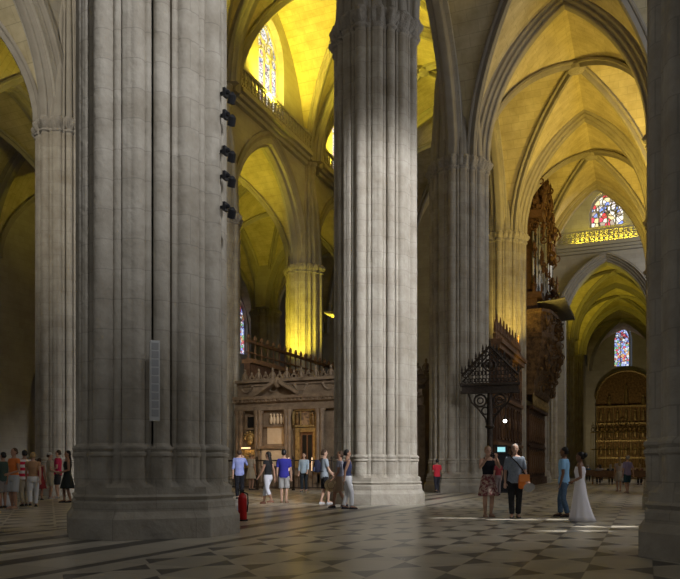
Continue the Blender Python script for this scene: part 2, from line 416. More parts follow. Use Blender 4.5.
# transverse arches
def trim_arch(horiz, fixed, centre, a, rise=RISE, spring=SP, prof=M1):
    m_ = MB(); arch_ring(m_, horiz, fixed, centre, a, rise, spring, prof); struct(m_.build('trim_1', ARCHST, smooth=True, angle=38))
for Y in YS:
    trim_arch('x', Y, (XL+XR)/2, 3.42, prof=MB1)
    if Y > 12: trim_arch('x', Y+DN, (XM+XN)/2, 3.5); trim_arch('x', Y+DN, (XO+XM)/2, 3.3)
    trim_arch('x', Y, (XR+11.2)/2, 3.5)
    trim_arch('x', Y+DN, (XN+XL)/2, 5.9, 7.9, 23.3, mould(.6, .9, 3))
for Y in YT[1:]: trim_arch('x', Y, (XL+XR)/2+.45, 3.9, 5.4, SP-.4)
# arcades and the walls above them
for X, top in ((XL, 33), (XN, 33), (XR, 24), (XM, 23.4)):
    d = DN if X in (XN, XM) else 0
    for i, (y0, y1) in enumerate(zip([-.8]+YS[:-1], YS)):
        if i == 0 and X != XL: continue
        y0 += d; y1 += d
        c, half = (y0+y1)/2, (y1-y0)/2
        trim_arch('y', X, c, 4.4)
        m_ = MB(); win = (1.75, 24.6, 28.3, 2.2) if X in (XN,) else None
        wall_bay(m_, 'y', X, c, half, 4.7, 6.6, SP, top, .9, win, SP)
        struct(m_.build('wall_arcade', WALLST))
for X in (XN, XM, XL):     # transept bay arcade on the left
    if X == XL: continue
    trim_arch('y', X, 65.8, 5.2, 6.9)
    m_ = MB(); wall_bay(m_, 'y', X, 65.8, 6.65, 5.4, 7.1, SP, 33, .9, None, SP); struct(m_.build('wall_arcade', WALLST))
# transept walls above the aisle ends
for Y, x0, x1 in ((57.7, XL, XR), (57.7, XR, 11.2), (57.7, XM, XN)):
    m_ = MB(); wall_bay(m_, 'x', Y, (x0+x1)/2, (x1-x0)/2, 3.8, 6.7, SP, 33, .9, None, SP); struct(m_.build('wall_transept_near', WALLST))
m_ = MB(); wall_bay(m_, 'x', 72.9, (XL+XR)/2, 4.85, 3.75, 5.6, SP-.8, 33, 1.6, (1.5, 23.9, 25.3, 1.9), 0)
struct(m_.build('wall_transept_far', WALLST))
m_ = MB(); arch_ring(m_, 'x', 71.95, (XL+XR)/2, 3.7, 5.5, SP-.8, mould(.5, .8, 3)); struct(m_.build('trim_2', ARCHST, smooth=True, angle=38))
m_ = MB(); m_.box(XO, XL, 72.1, 73.6, 0, 33); m_.box(XR, 12, 72.1, 73.6, 0, 33); struct(m_.build('wall_transept_far', WALLST))
# chapel side walls beyond the transept, end wall
m_ = MB(); m_.box(XL-.6, XL+.1, 73.6, 113, 0, 24); struct(m_.build('wall_chapel_left', WALLST))
m_ = MB(); m_.box(XR+.9, XR+1.6, 73.6, 113, 0, 24); struct(m_.build('wall_chapel_right', WALLST))
m_ = MB(); wall_bay(m_, 'x', 113.4, -3.0, 6.0, 0, 1, 0, 25, .8, (1.2, 15.9, 19.9, 2.1), 0); struct(m_.build('wall_end', WALLST))
# outer walls
m_ = MB()
for i, (y0, y1) in enumerate(zip(YN, YN[1:]+[YT[0]])):
    if i == 2: wall_bay(m_, 'y', XO-.4, 41.65, 5.85, 1.5, 3.0, 6.4, 25, .8, None, 0); continue
    wall_bay(m_, 'y', XO-.4, (y0+y1)/2, (y1-y0)/2, 0, 1, 0, 25, .8, (1.3, 11.0, 16.5, 2.6, 0) if y0 < 50 else (1.6, 14.0, 17.5, 2.6, y1-2.25-(y0+y1)/2), 0)
m_.box(XO-3.0, XO-2.6, 38, 45, 0, 11); m_.box(XO-2.6, XO-.8, 38, 38.4, 0, 11); m_.box(XO-2.6, XO-.8, 44.6, 45, 0, 11); m_.box(XO-2.6, XO-.8, 38, 45, 11, 11.4)
struct(m_.build('wall_left', WALLST))
m_ = MB(); m_.box(11.2, 12, -.8, 72.5, 0, 33); struct(m_.build('wall_right', WALLST))
# high wall of the nave's west side is far behind the camera; the aisle's own roof goes on overhead
# windows: glass and mullions
def window(name, horiz, fixed, c, hw, sill, spring, rise, lights, glass, face=1):
    R, cc = arch_params(hw, rise)
    def P(u, wv, z): return (c+u, fixed+wv, z) if horiz == 'x' else (fixed+wv, c+u, z)
    fr = MB()
    for k in range(1, lights):
        u = -hw+2*hw*k/lights; fr.tube([P(u, 0, sill), P(u, 0, spring+arc_z(u/hw, R, cc, hw)*.45)], .07, 6)
    out = [P(-hw, 0, sill)]+[P(u, 0, spring+arc_z(u/hw, R, cc, hw)) for u in [-hw*cos(pi*k/16) for k in range(17)]]+[P(hw, 0, sill)]
    fr.tube(out, .11, 6); fr.tube([P(-hw, 0, sill), P(hw, 0, sill)], .11, 6)
    ax = 'y' if horiz == 'x' else 'x'
    for k in range(lights):
        u = -hw+2*hw*(k+.5)/lights; fr.ring(P(u, 0, spring), hw/lights*.8, .05, ax, 12, 5)
    for u, z, r in ((0, spring+rise*.58, hw*.3), (-hw*.42, spring+rise*.25, hw*.24), (hw*.42, spring+rise*.25, hw*.24)):
        fr.ring(P(u, 0, z), r, .06, ax, 14, 5)
    o = fr.build(name, RAILST); struct(o)
    pane = MB()
    base = [(-hw, sill), (hw, sill)]+[(hw*cos(pi*k/16), spring+arc_z(cos(pi*k/16), R, cc, hw)) for k in range(17)]
    ring = []
    for u, z in base: ring.append((u, z))
    pane.loft([[P(u, .06*face, z) for u, z in ring], [P(u, .10*face, z) for u, z in ring]])
    pane.build('glass', glass, o)
    return o
for y0, y1 in zip(YN[:-1], YN[1:]):
    window('window_1', 'y', XN-.1, (y0+y1)/2, 1.75, 24.6, 28.3, 2.2, 4, GLASS_WARM, -1)
window('window_2', 'x', 72.9, -3.35, 1.5, 23.9, 25.3, 1.9, 4, GLASS_RED, 1)
window('window_3', 'x', 113.3, -3.35, 1.2, 15.9, 19.9, 2.1, 2, GLASS_BLUE, 1)
for Y in (18.25, 29.95): window('window_4', 'y', XO-.4, Y, 1.3, 11.0, 16.5, 2.6, 3, GLASS_BLUE, -1)
for Y in (59.2-2.25, 72.5-2.25): window('window_4', 'y', XO-.4, Y, 1.6, 14.0, 17.5, 2.6, 3, GLASS_BLUE, -1)

# ------------------------------------------------------------------ clustered piers
def pier_profile(k=1.0, core=1.0, sh=1.0, N=400):
    circ = []
    for q in range(4):
        a = q*pi/2; e = Vector((cos(a), sin(a))); t = Vector((-sin(a), cos(a)))
        circ += [(e*1.33, .19)]+[(e*1.28+t*u, .085) for u in (-.27, .27)]+[(e*1.20+t*u, .13) for u in (-.46, .46)]
        a = a+pi/4; e = Vector((cos(a), sin(a))); t = Vector((-sin(a), cos(a)))
        circ += [(e*1.235, .15)]+[(e*1.22+t*u, .065) for u in (-.225, .225)]+[(e*1.22+t*u, .135) for u in (-.42, .42)]+[(e*1.2+t*u, .06) for u in (-.61, .61)]
    pts = []
    for i in range(N):
        th = 2*pi*i/N; d = Vector((cos(th), sin(th)))
        # octagonal core
        best = 0
        rc = min((1.08*core)/max(1e-6, max(abs(d.x), abs(d.y))), (1.03*core)*sqrt(2)/(abs(d.x)+abs(d.y)))
        best = rc*.98
        for c, r in circ:
            r = r*sh; b = d.dot(c); q = b*b-(c.length_squared-r*r)
            if q > 0: best = max(best, b+sqrt(q))
        pts.append(d*best*k)
    return pts
def octa(dc, dd, N=400):
    out = []
    for i in range(N):
        th = 2*pi*i/N; d = Vector((cos(th), sin(th)))
        out.append(d*min(dc/max(abs(d.x), abs(d.y)), dd*sqrt(2)/(abs(d.x)+abs(d.y))))
    return out
def lerp(a, b, t): return [p.lerp(q, t) for p, q in zip(a, b)]
P0 = pier_profile(.96, 1.0, 1.0); P1 = pier_profile(.965, 1.0, 1.16); P2 = pier_profile(.96, 1.05, 1.38)
O1 = octa(1.46, 1.33); O2 = octa(1.51, 1.38); O3 = octa(1.59, 1.46)
def at(p, z): return [(q.x, q.y, z) for q in p]
SPRINGER = [None, None]
def make_pier(label, loc):
    t = thing('stone_pier', label, 'pillar', loc)
    b = MB(); b.loft([at(O3, 0), at(O3, .34), at(O2, .46), at(O2, .60), at(lerp(O2, O1, .8), .64), at(O2, .70), at(O1, .74), at(O1, .86), at(lerp(O1, P1, .8), .93), at(P1, .97), at(P1, 1.36), at(P2, 1.39), at(P2, 1.43), at(P1, 1.46), at(P2, 1.50), at(P2, 1.54), at(P0, 1.60)])
    b.build('base', STONE, t, smooth=True, angle=30)
    s_ = MB(); s_.loft([at(P0, 1.6), at(P0, 6), at(P0, 11), at(P0, 15.2)]); s_.build('shaft', STONE, t, smooth=True, angle=30)
    c = MB()
    rnd = random.Random(3)
    def bumpy(f, amp): return [q*(f+amp*sin(i*pi*2/400*28+rnd.random()*.4)*(.6+.4*rnd.random())) for i, q in enumerate(P2)]
    c.loft([at(P0, 15.1), at(P2, 15.16), at(P2, 15.22), at(P0, 15.26), at(bumpy(1.02, .03), 15.38), at(bumpy(1.06, .045), 15.52), at(bumpy(1.05, .04), 15.62), at([q*1.05 for q in P1], 15.68), at([q*1.05 for q in P1], 15.74)])
    c.build('capital', CAPST, t, smooth=True, angle=30)
    u = MB(); u.loft([at([q*.97 for q in P0], 15.8), at([q*.93 for q in P0], 17), at([q*.8 for q in P0], 20), at([q*.5 for q in P0], 22.6)]); SPRINGER[0] = u if SPRINGER[0] is None else SPRINGER[0]
    so = u.build('trim_5', ARCHST, smooth=True, angle=30, loc=loc); struct(so); SPRINGER[1] = so
    return t
pier0 = make_pier('huge clustered stone pillar carrying the white loudspeaker column', (XL, YS[0], 0))
labs = {
 (XL, 1): 'pale grey clustered pillar just behind the man with white trousers, full height to its capital',
 (XL, 2): 'clustered pillar partly behind the dark gabled iron screen crest',
 (XL, 3): 'amber-lit pillar between the iron screen crest and the carved organ',
 (XL, 4): 'slim distant pillar rising out from behind the carved organ',
 (XN, 1): 'clustered pillar above the crowd of tourists in orange and striped tops',
 (XN, 2): 'narrow sliver of pillar beside the edge of the loudspeaker pillar, under the gallery',
 (XN, 3): 'pillar lit bright yellow above the retrochoir railing',
 (XR, 0): 'dark pillar cut by the edge of the frame beside the far tourists',
 (XN, 0): 'pillar hidden behind the huge loudspeaker pillar, across the tall nave',
 (XN, 4): 'pillar hidden behind the pale pillar, beyond the yellow-lit one',
 (XR, 1): 'second pillar of the row behind the dark pillar at the frame edge',
 (XR, 2): 'third pillar of the row behind the dark pillar at the frame edge',
 (XR, 3): 'fourth pillar of the row behind the dark pillar at the frame edge',
 (XR, 4): 'last pillar before the transept in the row behind the dark frame-edge pillar',
 (XM, 1): 'pillar of the outer aisle hidden by the pillar above the tourist crowd',
 (XM, 2): 'outer aisle pillar hidden behind the crowd and the loudspeaker pillar',
 (XM, 3): 'outer aisle pillar in the dim space seen past the tall gold arch',
 (XM, 4): 'dim distant outer aisle pillar between the gold arch and the yellow-lit pillar',
}
NEXT = ['first', 'second', 'third', 'fourth', 'fifth', 'sixth']
pier0.location.x -= .07
def addp(X, i, Y):
    lab = labs.get((X, i)); g = None
    dup(pier0, (X, Y, 0), 0, lab, g).scale = (1, 1, 1)
    so = SPRINGER[1].copy(); COL.objects.link(so); so.location = (X, Y, 0)
for X in (XL, XN, XR, XM):
    for i, Y in enumerate(YN if X in (XN, XM) else YS):
        if (X, i) == (XL, 0) or (X == XM and i == 0): continue
        addp(X, i, Y)
# half-pillars of the far chapel, structure of its walls
for i, Y in enumerate([72.9]+YT[1:]):
    for X, nm in ((XL-.05, 'left'), (XR+1.1, 'right')):
        o = MB(); o.loft([at([q*.78 for q in O3], 0), at([q*.78 for q in O3], .5), at([q*.78 for q in P0], 1.2), at([q*.78 for q in P0], SP-.6), at([q*.86 for q in P0], SP-.5), at([q*.82 for q in P0], SP-.2), at([q*.7 for q in P0], SP), at([q*.45 for q in P0], 20)])
        ob = o.build('trim_3', STONE, smooth=True, angle=30, loc=(X, Y, 0)); struct(ob)
# wall shafts on the nave faces, rising to the high vault
for X, sg in ((XN, 1), (XL, -1)):
    for i, Y in enumerate((YN if X == XN else YS)+[71.9]):
        m_ = MB()
        for dy, r, dx in ((0, .26, .62), (.42, .17, .5), (-.42, .17, .5), (.72, .13, .42), (-.72, .13, .42)):
            m_.lathe(X+sg*dx, Y+dy, [(r, 15.8), (r, 23.0), (r*1.5, 23.1), (r*1.6, 23.5), (r*1.3, 23.6), (r, 23.7), (r*.9, 26)], 12)
        struct(m_.build('trim_4', STONE, smooth=True, angle=35))
# near dark pillar's own string course etc. comes with the pier copies

# ------------------------------------------------------------------ galleries
def gallery(X0, X1, Y0, Y1, zdeck, label, horiz):
    """stone balustrade with pierced tracery; runs along horiz"""
    t = thing('stone_balustrade', label, 'balustrade')
    L0, L1 = (Y0, Y1) if horiz == 'y' else (X0, X1)
    def bx(mb, a0, a1, w0, w1, z0, z1):
        if horiz == 'y': mb.box(X0+min(w0, w1)*1, X0+max(w0, w1), a0, a1, z0, z1)
        else: mb.box(a0, a1, Y0+min(w0, w1), Y0+max(w0, w1), z0, z1)
    sg = 1 if horiz == 'y' else -1
    led = MB(); bx(led, L0, L1, 0, .75*sg, zdeck-.25, zdeck); bx(led, L0, L1, 0, .5*sg, zdeck-.5, zdeck-.25); bx(led, L0, L1, 0, .28*sg, zdeck-.75, zdeck-.5)
    led.build('cornice', RAILST, t)
    ra = MB(); bx(ra, L0, L1, .5*sg, .68*sg, zdeck+1.12, zdeck+1.28); bx(ra, L0, L1, .52*sg, .66*sg, zdeck, zdeck+.14)
    ra.build('handrail', RAILST, t)
    tr = MB(); n = int((L1-L0)/.42); st = (L1-L0)/n
    for k in range(n):
        a = L0+(k+.5)*st
        bx(tr, a-st/2-.04, a-st/2+.04, .55*sg, .63*sg, zdeck+.1, zdeck+1.15)
        if horiz == 'y':
            tr.ring((X0+.59*sg, a, zdeck+.85), st*.4, .04, 'x', 8, 4); tr.ring((X0+.59*sg, a, zdeck+.4), st*.4, .04, 'x', 8, 4)
        else:
            tr.ring((a, Y0+.59*sg, zdeck+.85), st*.4, .04, 'y', 8, 4); tr.ring((a, Y0+.59*sg, zdeck+.4), st*.4, .04, 'y', 8, 4)
    tr.build('tracery', RAILST, t)
for i, (y0, y1) in enumerate(zip(YN[:-1], YN[1:])):
    lab = ['carved stone balustrade high on the wall beside the tall loudspeaker pillar', 'carved stone balustrade running along the wall above the stained-glass bay edge', 'pierced stone balustrade under the tall bright stained-glass window', 'stone balustrade far along the high wall behind the pale pillar'][i]
    gallery(XN+.45, 0, y0+1.0, y1-1.0, 23.6, lab, 'y')
gallery(XL+.5, XR-.4, 72.1, 0, 22.2, 'pierced stone balustrade glowing under the small red and white window', 'x')
#@@PART2
# ------------------------------------------------------------------ retrochoir front and choir enclosure
YR = 35.0
def RX(px): m_ = (px-340)/720; return (m_*YR*CT-YR*ST)/(CT+m_*ST)
def RZ(px, y): return (HOR-y)*(-RX(px)*ST+YR*CT)/F+EYE
def rbox(mb, p0, p1, y0, y1, d0, d1):
    """box on the retrochoir front between photo measurements, standing d0..d1 proud of its face"""
    mb.box(RX(p0), RX(p1), YR-d1, YR-d0, max(0, RZ((p0+p1)/2, y1)), RZ((p0+p1)/2, y0))
rt = thing('retrochoir_front', 'carved brown marble retrochoir front with gilded door, pediment and figure cresting', 'choir screen')
m_ = MB(); m_.box(RX(237.5), -10.2, YR, YR+.8, 0, 5.9); m_.build('wall_panel', BROWNST, rt)
m_ = MB(); m_.box(RX(237.5), -10.2, YR-.35, YR, 0, .55); m_.box(RX(237.5), -10.2, YR-.22, YR, .55, .8); m_.build('plinth', BROWNST, rt)
m_ = MB()
for y0, y1, d in ((396, 399, .55), (399, 402, .42), (402, 407, .25), (407, 410, .32)):
    m_.box(RX(237.5), -10.2, YR-d, YR, RZ(285, y1), RZ(285, y0))
for k in range(44): a = RX(238)+k*.25; m_.box(a, a+.12, YR-.5, YR-.2, RZ(285, 401.5), RZ(285, 399))
m_.build('cornice', BROWNST, rt)
m_ = MB(); m_.box(RX(237.5), -10.2, YR-.1, YR, RZ(285, 385), RZ(285, 382)); m_.box(RX(237.5), -10.2, YR-.3, YR+.8, 5.85, 6.0); m_.build('attic_cornice', BROWNST, rt)
for p in (240, 243.5, 259, 262.5, 288.5, 291.5, 320, 324, 345, 352, 372, 380):
    m_ = MB(); X, z1 = RX(p), RZ(285, 410)
    m_.lathe(X, YR-.28, [(.17, .8), (.19, .95), (.14, 1.05), (.14, 1.4), (.12, z1-.35), (.12, z1-.3), (.19, z1-.1), (.2, z1)], 10)
    m_.box(X-.2, X+.2, YR-.48, YR, .35, .8); m_.build('column', BROWNST, rt, smooth=True, angle=40)
for xa, xb in ((259, 303), (345, 389)):
    m_ = MB(); zb, zt = RZ(281, 397), RZ(281, 384); xm = (RX(xa)+RX(xb))/2; a_, b_ = RX(xa), RX(xb)
    for (u0, z0, u1, z1_) in ((a_, zb, xm-.12, zt), (b_, zb, xm+.12, zt)):
        m_.add([(u0, YR-.6, z0), (u1, YR-.6, z1_), (u1, YR-.6, z1_+.2), (u0, YR-.6, z0+.2), (u0, YR, z0), (u1, YR, z1_), (u1, YR, z1_+.2), (u0, YR, z0+.2)], [(0,1,2,3),(7,6,5,4),(0,4,5,1),(3,2,6,7),(0,3,7,4),(1,5,6,2)])
    m_.ball((xm, YR-.4, zt+.05), .2, .15, .3); m_.build('pediment', BROWNST, rt)
rnd = random.Random(5)
for k in range(28):      # carved attic reliefs: garlands
    if k % 4: continue
    m_ = MB(); x = RX(247)+k*.42
    m_.ring((x, YR-.06, RZ(285, 388)+.15), .32, .07, 'y', 10, 5, pi*1.05, pi*1.95); m_.ball((x-.36, YR-.08, RZ(285, 388)+.15), .09); m_.ball((x+.36, YR-.08, RZ(285, 388)+.15), .09)
    m_.build('garland', BROWNST, rt)
for k in range(25):      # cresting of figures and scrolls
    m_ = MB(); x = RX(238.5)+.25+k*.44; z = 6.0
    if k % 2 == 0:
        m_.lathe(x, YR+.3, [(.13, z), (.17, z+.06), (.09, z+.14), (.12, z+.3), (.1, z+.45), (.05, z+.5), (.075, z+.56), (.07, z+.66), (.01, z+.72)], 8)
        m_.tube([(x-.16, YR+.3, z+.1), (x-.17, YR+.26, z+.3), (x-.08, YR+.3, z+.44)], .04, 5); m_.tube([(x+.16, YR+.3, z+.1), (x+.17, YR+.26, z+.3), (x+.08, YR+.3, z+.44)], .04, 5)
    else:
        m_.ring((x, YR+.3, z+.2), .13, .045, 'y', 10, 5); m_.ball((x, YR+.3, z+.42), .07, .07, .11); m_.ring((x, YR+.3, z+.07), .2, .04, 'y', 8, 5, 0, pi)
    m_.build('crest_figure', BROWNST, rt, smooth=True, angle=50)
def rpart(name, m, *boxes, parent=None):
    q = MB()
    for b_ in boxes: rbox(q, *b_)
    return q.build(name, m, parent or rt)
rpart('dark_window', DARKGL, (248, 255, 417, 428, .0, .03))
rpart('window_surround', BROWNST, (246.5, 248, 415, 430, 0, .12), (255, 256.5, 415, 430, 0, .12), (246.5, 256.5, 415, 417, 0, .14), (246.5, 256.5, 428, 430, 0, .14))
rpart('relief_panel', BROWNST, (270, 287, 412, 425, 0, .06))
rl = MB()
for p in (272, 275, 278.5, 282, 285): rl.ball((RX(p), YR-.1, RZ(p, 420)), .1, .07, .24); rl.ball((RX(p), YR-.12, RZ(p, 415)), .07)
rl.build('relief_figures', PALEST, rt, smooth=True)
rpart('inscription_slab', PALEST, (268, 287, 427, 444, 0, .08))
rpart('slab_moulding', BROWNST, (266, 289, 425, 427, 0, .2), (266, 289, 444, 446.5, 0, .25))
rpart('altar_front', PALEST, (266, 286, 449, 466, .0, .5))
rpart('altar_table', BROWNST, (264, 288, 446.5, 449, .0, .65))
pf = rpart('picture_frame', GILT, (294, 318, 408.5, 411, 0, .18), (294, 318, 425, 427, 0, .18), (294, 296, 408.5, 427, 0, .18), (316, 318, 408.5, 427, 0, .18), (301, 302, 411, 425, 0, .12), (310.5, 311.5, 411, 425, 0, .12))
rpart('painting', PAINT, (302, 310.5, 411, 425, .0, .05), parent=pf)
for p in (298.5, 314): q = MB(); q.ball((RX(p), YR-.15, RZ(p, 420)), .12, .1, .3); q.ball((RX(p), YR-.18, RZ(p, 414)), .09); q.build('gilt_figure', GILTD, rt, smooth=True)
dr = rpart('door', OAKL, (301, 314.5, 432, 467, .0, .05))
rpart('door_leaf_grille', DARKGL, (303, 307, 435, 463, .05, .08), (308.5, 312.5, 435, 463, .05, .08), parent=dr)
rpart('door_surround', GILT, (297, 301, 429, 468, 0, .2), (314.5, 318, 429, 468, 0, .2), (297, 318, 428, 432, 0, .26))
rpart('side_altar', GILT, (243.5, 258.5, 450, 468, 0, .45))
q = MB(); q.ring((RX(251), YR-.1, RZ(251, 440)), .33, .08, 'y', 14, 6, 0, pi); q.ball((RX(251), YR-.12, RZ(251, 440)), .22, .1, .3)
for k in range(9): a = pi*k/8; q.ball((RX(251)+.45*cos(a), YR-.1, RZ(251, 440)+.45*sin(a)), .07)
q.build('altar_relief', GILT, rt, smooth=True, angle=50)
# more panels on the hidden half keep the front symmetrical
rpart('relief_panel', BROWNST, (350, 368, 412, 445, 0, .08), (392, 408, 412, 445, 0, .08))
FLAME = bpy.data.materials.new('candle_glow'); FLAME.use_nodes = True
b_ = FLAME.node_tree.nodes['Principled BSDF']; b_.inputs['Emission Color'].default_value = (1, .62, .25, 1); b_.inputs['Emission Strength'].default_value = 1.0
q = MB(); q.box(RX(247), RX(255), YR-.62, YR-.5, RZ(251, 449), RZ(251, 447.6)); q.build('altar_light', FLAME, rt)
for p in (293, 316, 288):
    q = MB(); q.lathe(RX(p), YR-.5, [(.035, 1.0), (.035, 1.7)], 6); q.build('candle', FLAME, rt)
lamp('POINT', 'altar_glow', (RX(251), YR-.9, 2.2), (0, 0, 0), 5, CANDLE, .1)
lamp('POINT', 'altar_glow', (RX(276), YR-1.3, 2.6), (0, 0, 0), 12, CANDLE, .2)
lamp('POINT', 'door_glow', (RX(308), YR-1.3, 2.4), (0, 0, 0), 12, CANDLE, .2)
# low rail in front
rl = thing('low_iron_rail', 'low dark iron rail in front of the retrochoir altars', 'railing', (0, 33.2, 0))
q = MB(); q.box(RX(238), -10.5, -.04, .04, 1.5, 1.57); q.box(RX(238), -10.5, -.03, .03, .12, .18); q.build('handrail', IRON, rl)
q = MB()
for k in range(42): q.box(RX(238)+k*.26, RX(238)+k*.26+.025, -.012, .012, .15, 1.5)
q.build('bars', IRON, rl)
for k in range(6):
    q = MB(); x = RX(238)+.1+k*2.14; q.lathe(x, 0, [(.09, 0), (.09, .08), (.045, .12), (.045, 1.6), (.08, 1.66), (.03, 1.76)], 8); q.build('post', IRON, rl)
# long side wall of the choir with its upper rail
cs = thing('choir_side_wall', 'dark choir side wall topped by a knobbed rail that climbs behind the retrochoir cresting', 'choir wall')
q = MB(); q.box(-21.2, -20.8, 35.85, 57, 0, 7.15); q.build('panelling', OAK, cs)
q = MB(); q.box(-21.35, -20.65, 35.85, 57, 7.15, 7.4); q.box(-21.1, -20.9, 35.85, 57, 8.35, 8.5); q.box(-21.08, -20.92, 35.85, 57, 7.75, 7.82); q.build('rail', OAKL, cs)
for k in range(28):
    q = MB(); y = 36.0+k*.76; q.lathe(-21, y, [(.09, 7.4), (.05, 7.5), (.05, 8.5), (.11, 8.6), (.11, 8.7), (.04, 8.85)], 8); q.build('baluster', OAKL, cs)

# ------------------------------------------------------------------ choir screen between the two right-hand pillars
sc = thing('carved_choir_screen', 'dark carved wood choir screen with spiky cresting, receding behind the iron gable', 'choir screen')
XS = -6.75
q = MB(); q.box(XS-.45, XS, 35.6, 43.4, 0, 7.3); q.build('panelling', OAK, sc)
q = MB(); q.box(XS-.5, XS+.3, 35.5, 43.5, 7.3, 7.5); q.box(XS-.5, XS+.18, 35.5, 43.5, 7.05, 7.3); q.box(XS-.5, XS+.1, 35.5, 43.5, 4.6, 4.8); q.box(XS-.5, XS+.1, 35.5, 43.5, 2.3, 2.45); q.build('cornice', OAKL, sc)
for k in range(17):
    q = MB(); y = 35.8+k*.46; h = (1.35 if k % 2 else 1.0)
    q.lathe(XS-.1, y, [(.15, 7.5), (.1, 7.6), (.13, 7.8), (.05, 7.9), (.1, 8.05), (.03, 7.5+h)], 6); q.ring((XS-.1, y+.22, 7.8), .16, .045, 'x', 8, 4); q.build('crest_finial', OAKL, sc)
for k in range(8):
    q = MB(); y = 35.9+k*.95
    for zz0, zz1 in ((.5, 2.2), (2.6, 4.4), (5.0, 6.9)):
        q.box(XS, XS+.05, y, y+.7, zz0, zz0+.1); q.box(XS, XS+.05, y, y+.7, zz1-.1, zz1); q.box(XS, XS+.05, y, y+.08, zz0, zz1); q.box(XS, XS+.05, y+.62, y+.7, zz0, zz1)
        q.ring((XS+.02, y+.35, (zz0+zz1)/2), .26, .04, 'x', 10, 4)
        q.ball((XS+.04, y+.35, (zz0+zz1)/2), .06, .15, .35)
    q.build('carved_panel', OAKL if k % 2 else OAK, sc)
lamp('SPOT', 'screen_floodlight', (XS+1.2, 40, 6.2), (XS, 42, 8.4), 60, AMBER, .1, None, 120, .8)
# small bright lamp fixed on the screen and the visitors' monitor
def px2(px, y, Y):
    m_ = (px-340)/720; X = (m_*Y*CT-Y*ST)/(CT+m_*ST); return X, (HOR-y)*(-X*ST+Y*CT)/F+EYE
lx, lz = px2(505, 421, 33.6)
t = thing('hanging_lamp', 'small bright white lamp hanging beside the iron post', 'lamp', (lx, 33.6, lz))
q = MB(); q.ball((0, 0, 0), .085); 
LW = bpy.data.materials.new('lamp_glow'); LW.use_nodes = True; b_ = LW.node_tree.nodes['Principled BSDF']; b_.inputs['Emission Color'].default_value = (.95, 1, .95, 1); b_.inputs['Emission Strength'].default_value = 6
q.build('bulb', LW, t, smooth=True)
q = MB(); q.lathe(0, 0, [(.09, .06), (.1, .1), (.05, .2), (.02, .28)], 10); q.tube([(0, 0, .25), (0, 0, 1.02)], .015, 5); q.tube([(0, 0, 1.0), (-.9, .6, 1.02)], .02, 5); q.build('bracket', IRON, t)
sx, sz = px2(501, 449.5, 33.9)
t = thing('information_screen', 'small pale teal glowing monitor on a dark stand behind the woman taking a photo', 'monitor', (sx, 33.9, 0), TH)
q = MB(); q.box(-.28, .28, -.06, .06, sz-.2, sz+.2); q.build('casing', BLACK, t)
SCR = bpy.data.materials.new('screen_glow'); SCR.use_nodes = True; b_ = SCR.node_tree.nodes['Principled BSDF']; b_.inputs['Emission Color'].default_value = (.35, .75, .8, 1); b_.inputs['Emission Strength'].default_value = 1.0; b_.inputs['Base Color'].default_value = (.1, .2, .2, 1)
q = MB(); q.box(-.18, .18, -.075, -.062, sz-.11, sz+.11); q.build('screen', SCR, t)
q = MB(); q.box(-.38, .38, -.02, .10, 0, sz-.2); q.box(-.45, .45, -.2, .25, 0, .06); q.build('stand', BLACK, t)

# ------------------------------------------------------------------ iron gabled crest on its post
ic = thing('iron_screen_crest', 'dark wrought-iron gable with rows of pinnacles on a beam, standing on a slender iron post', 'iron screen', (-6.42, 32.3, 0), TH*.35)
q = MB(); q.box(-1.3, 1.3, -.16, .16, 4.5, 4.62); q.box(-1.24, 1.24, -.11, .11, 4.62, 4.85); q.box(-1.32, 1.32, -.18, .18, 4.85, 4.96); q.build('beam', IRON, ic)
def gz(x): return 5.35+1.25*(1-abs(x)/1.25)
q = MB()
for sg in (-1, 1):
    q.tube([(sg*1.25, 0, 5.3), (0, 0, 6.62)], .06, 6); q.tube([(sg*1.2, 0, 5.05), (0, 0, 6.3)], .035, 5)
    for k in range(7):
        x = sg*(.12+k*.16); q.ring((x, 0, gz(x)-.2), .09, .028, 'y', 8, 4); q.ring((x, 0, 5.1), .085, .025, 'y', 8, 4)
        if gz(x) > 5.75: q.ring((x, 0, 5.42), .1, .025, 'y', 8, 4)
        if gz(x) > 6.1: q.ring((x, 0, 5.78), .1, .025, 'y', 8, 4)
q.build('gable_tracery', IRON, ic)
q = MB(); 
q.ring((0, -.03, 5.75), .25, .05, 'y', 16, 6); q.ball((0, -.03, 5.75), .13, .07, .19); q.build('medallion', IRON, ic, smooth=True, angle=50)
for k in range(17):
    x = -1.24+k*.155; q = MB(); zt = gz(x)+(.42 if k % 2 == 0 else .27)
    q.tube([(x, 0, 4.9), (x, 0, zt-.32)], .026, 6); q.lathe(x, 0, [(.02, zt-.4), (.062, zt-.32), (.035, zt-.25), (.05, zt-.2), (.008, zt)], 6); q.build('pinnacle', IRON, ic)
q = MB()
for sg in (-1, 1):
    q.ring((sg*.42, 0, 4.18), .27, .05, 'y', 14, 5); q.ring((sg*.42, 0, 4.18), .13, .035, 'y', 10, 5); q.ring((sg*.2, 0, 3.72), .16, .04, 'y', 12, 5)
    q.tube([(sg*.95, 0, 4.5), (sg*.8, 0, 4.1), (sg*.5, 0, 3.8), (sg*.2, 0, 3.4), (sg*.1, 0, 3.0)], .045, 6)
q.build('scroll_bracket', IRON, ic)
q = MB(); q.lathe(0, 0, [(.34, 0), (.34, .2), (.22, .3), (.17, .5), (.15, 1.2), (.2, 1.3), (.14, 1.4), (.13, 2.9), (.22, 3.0), (.15, 3.1), (.12, 4.5)], 10); q.build('post', IRON, ic, smooth=True, angle=40)

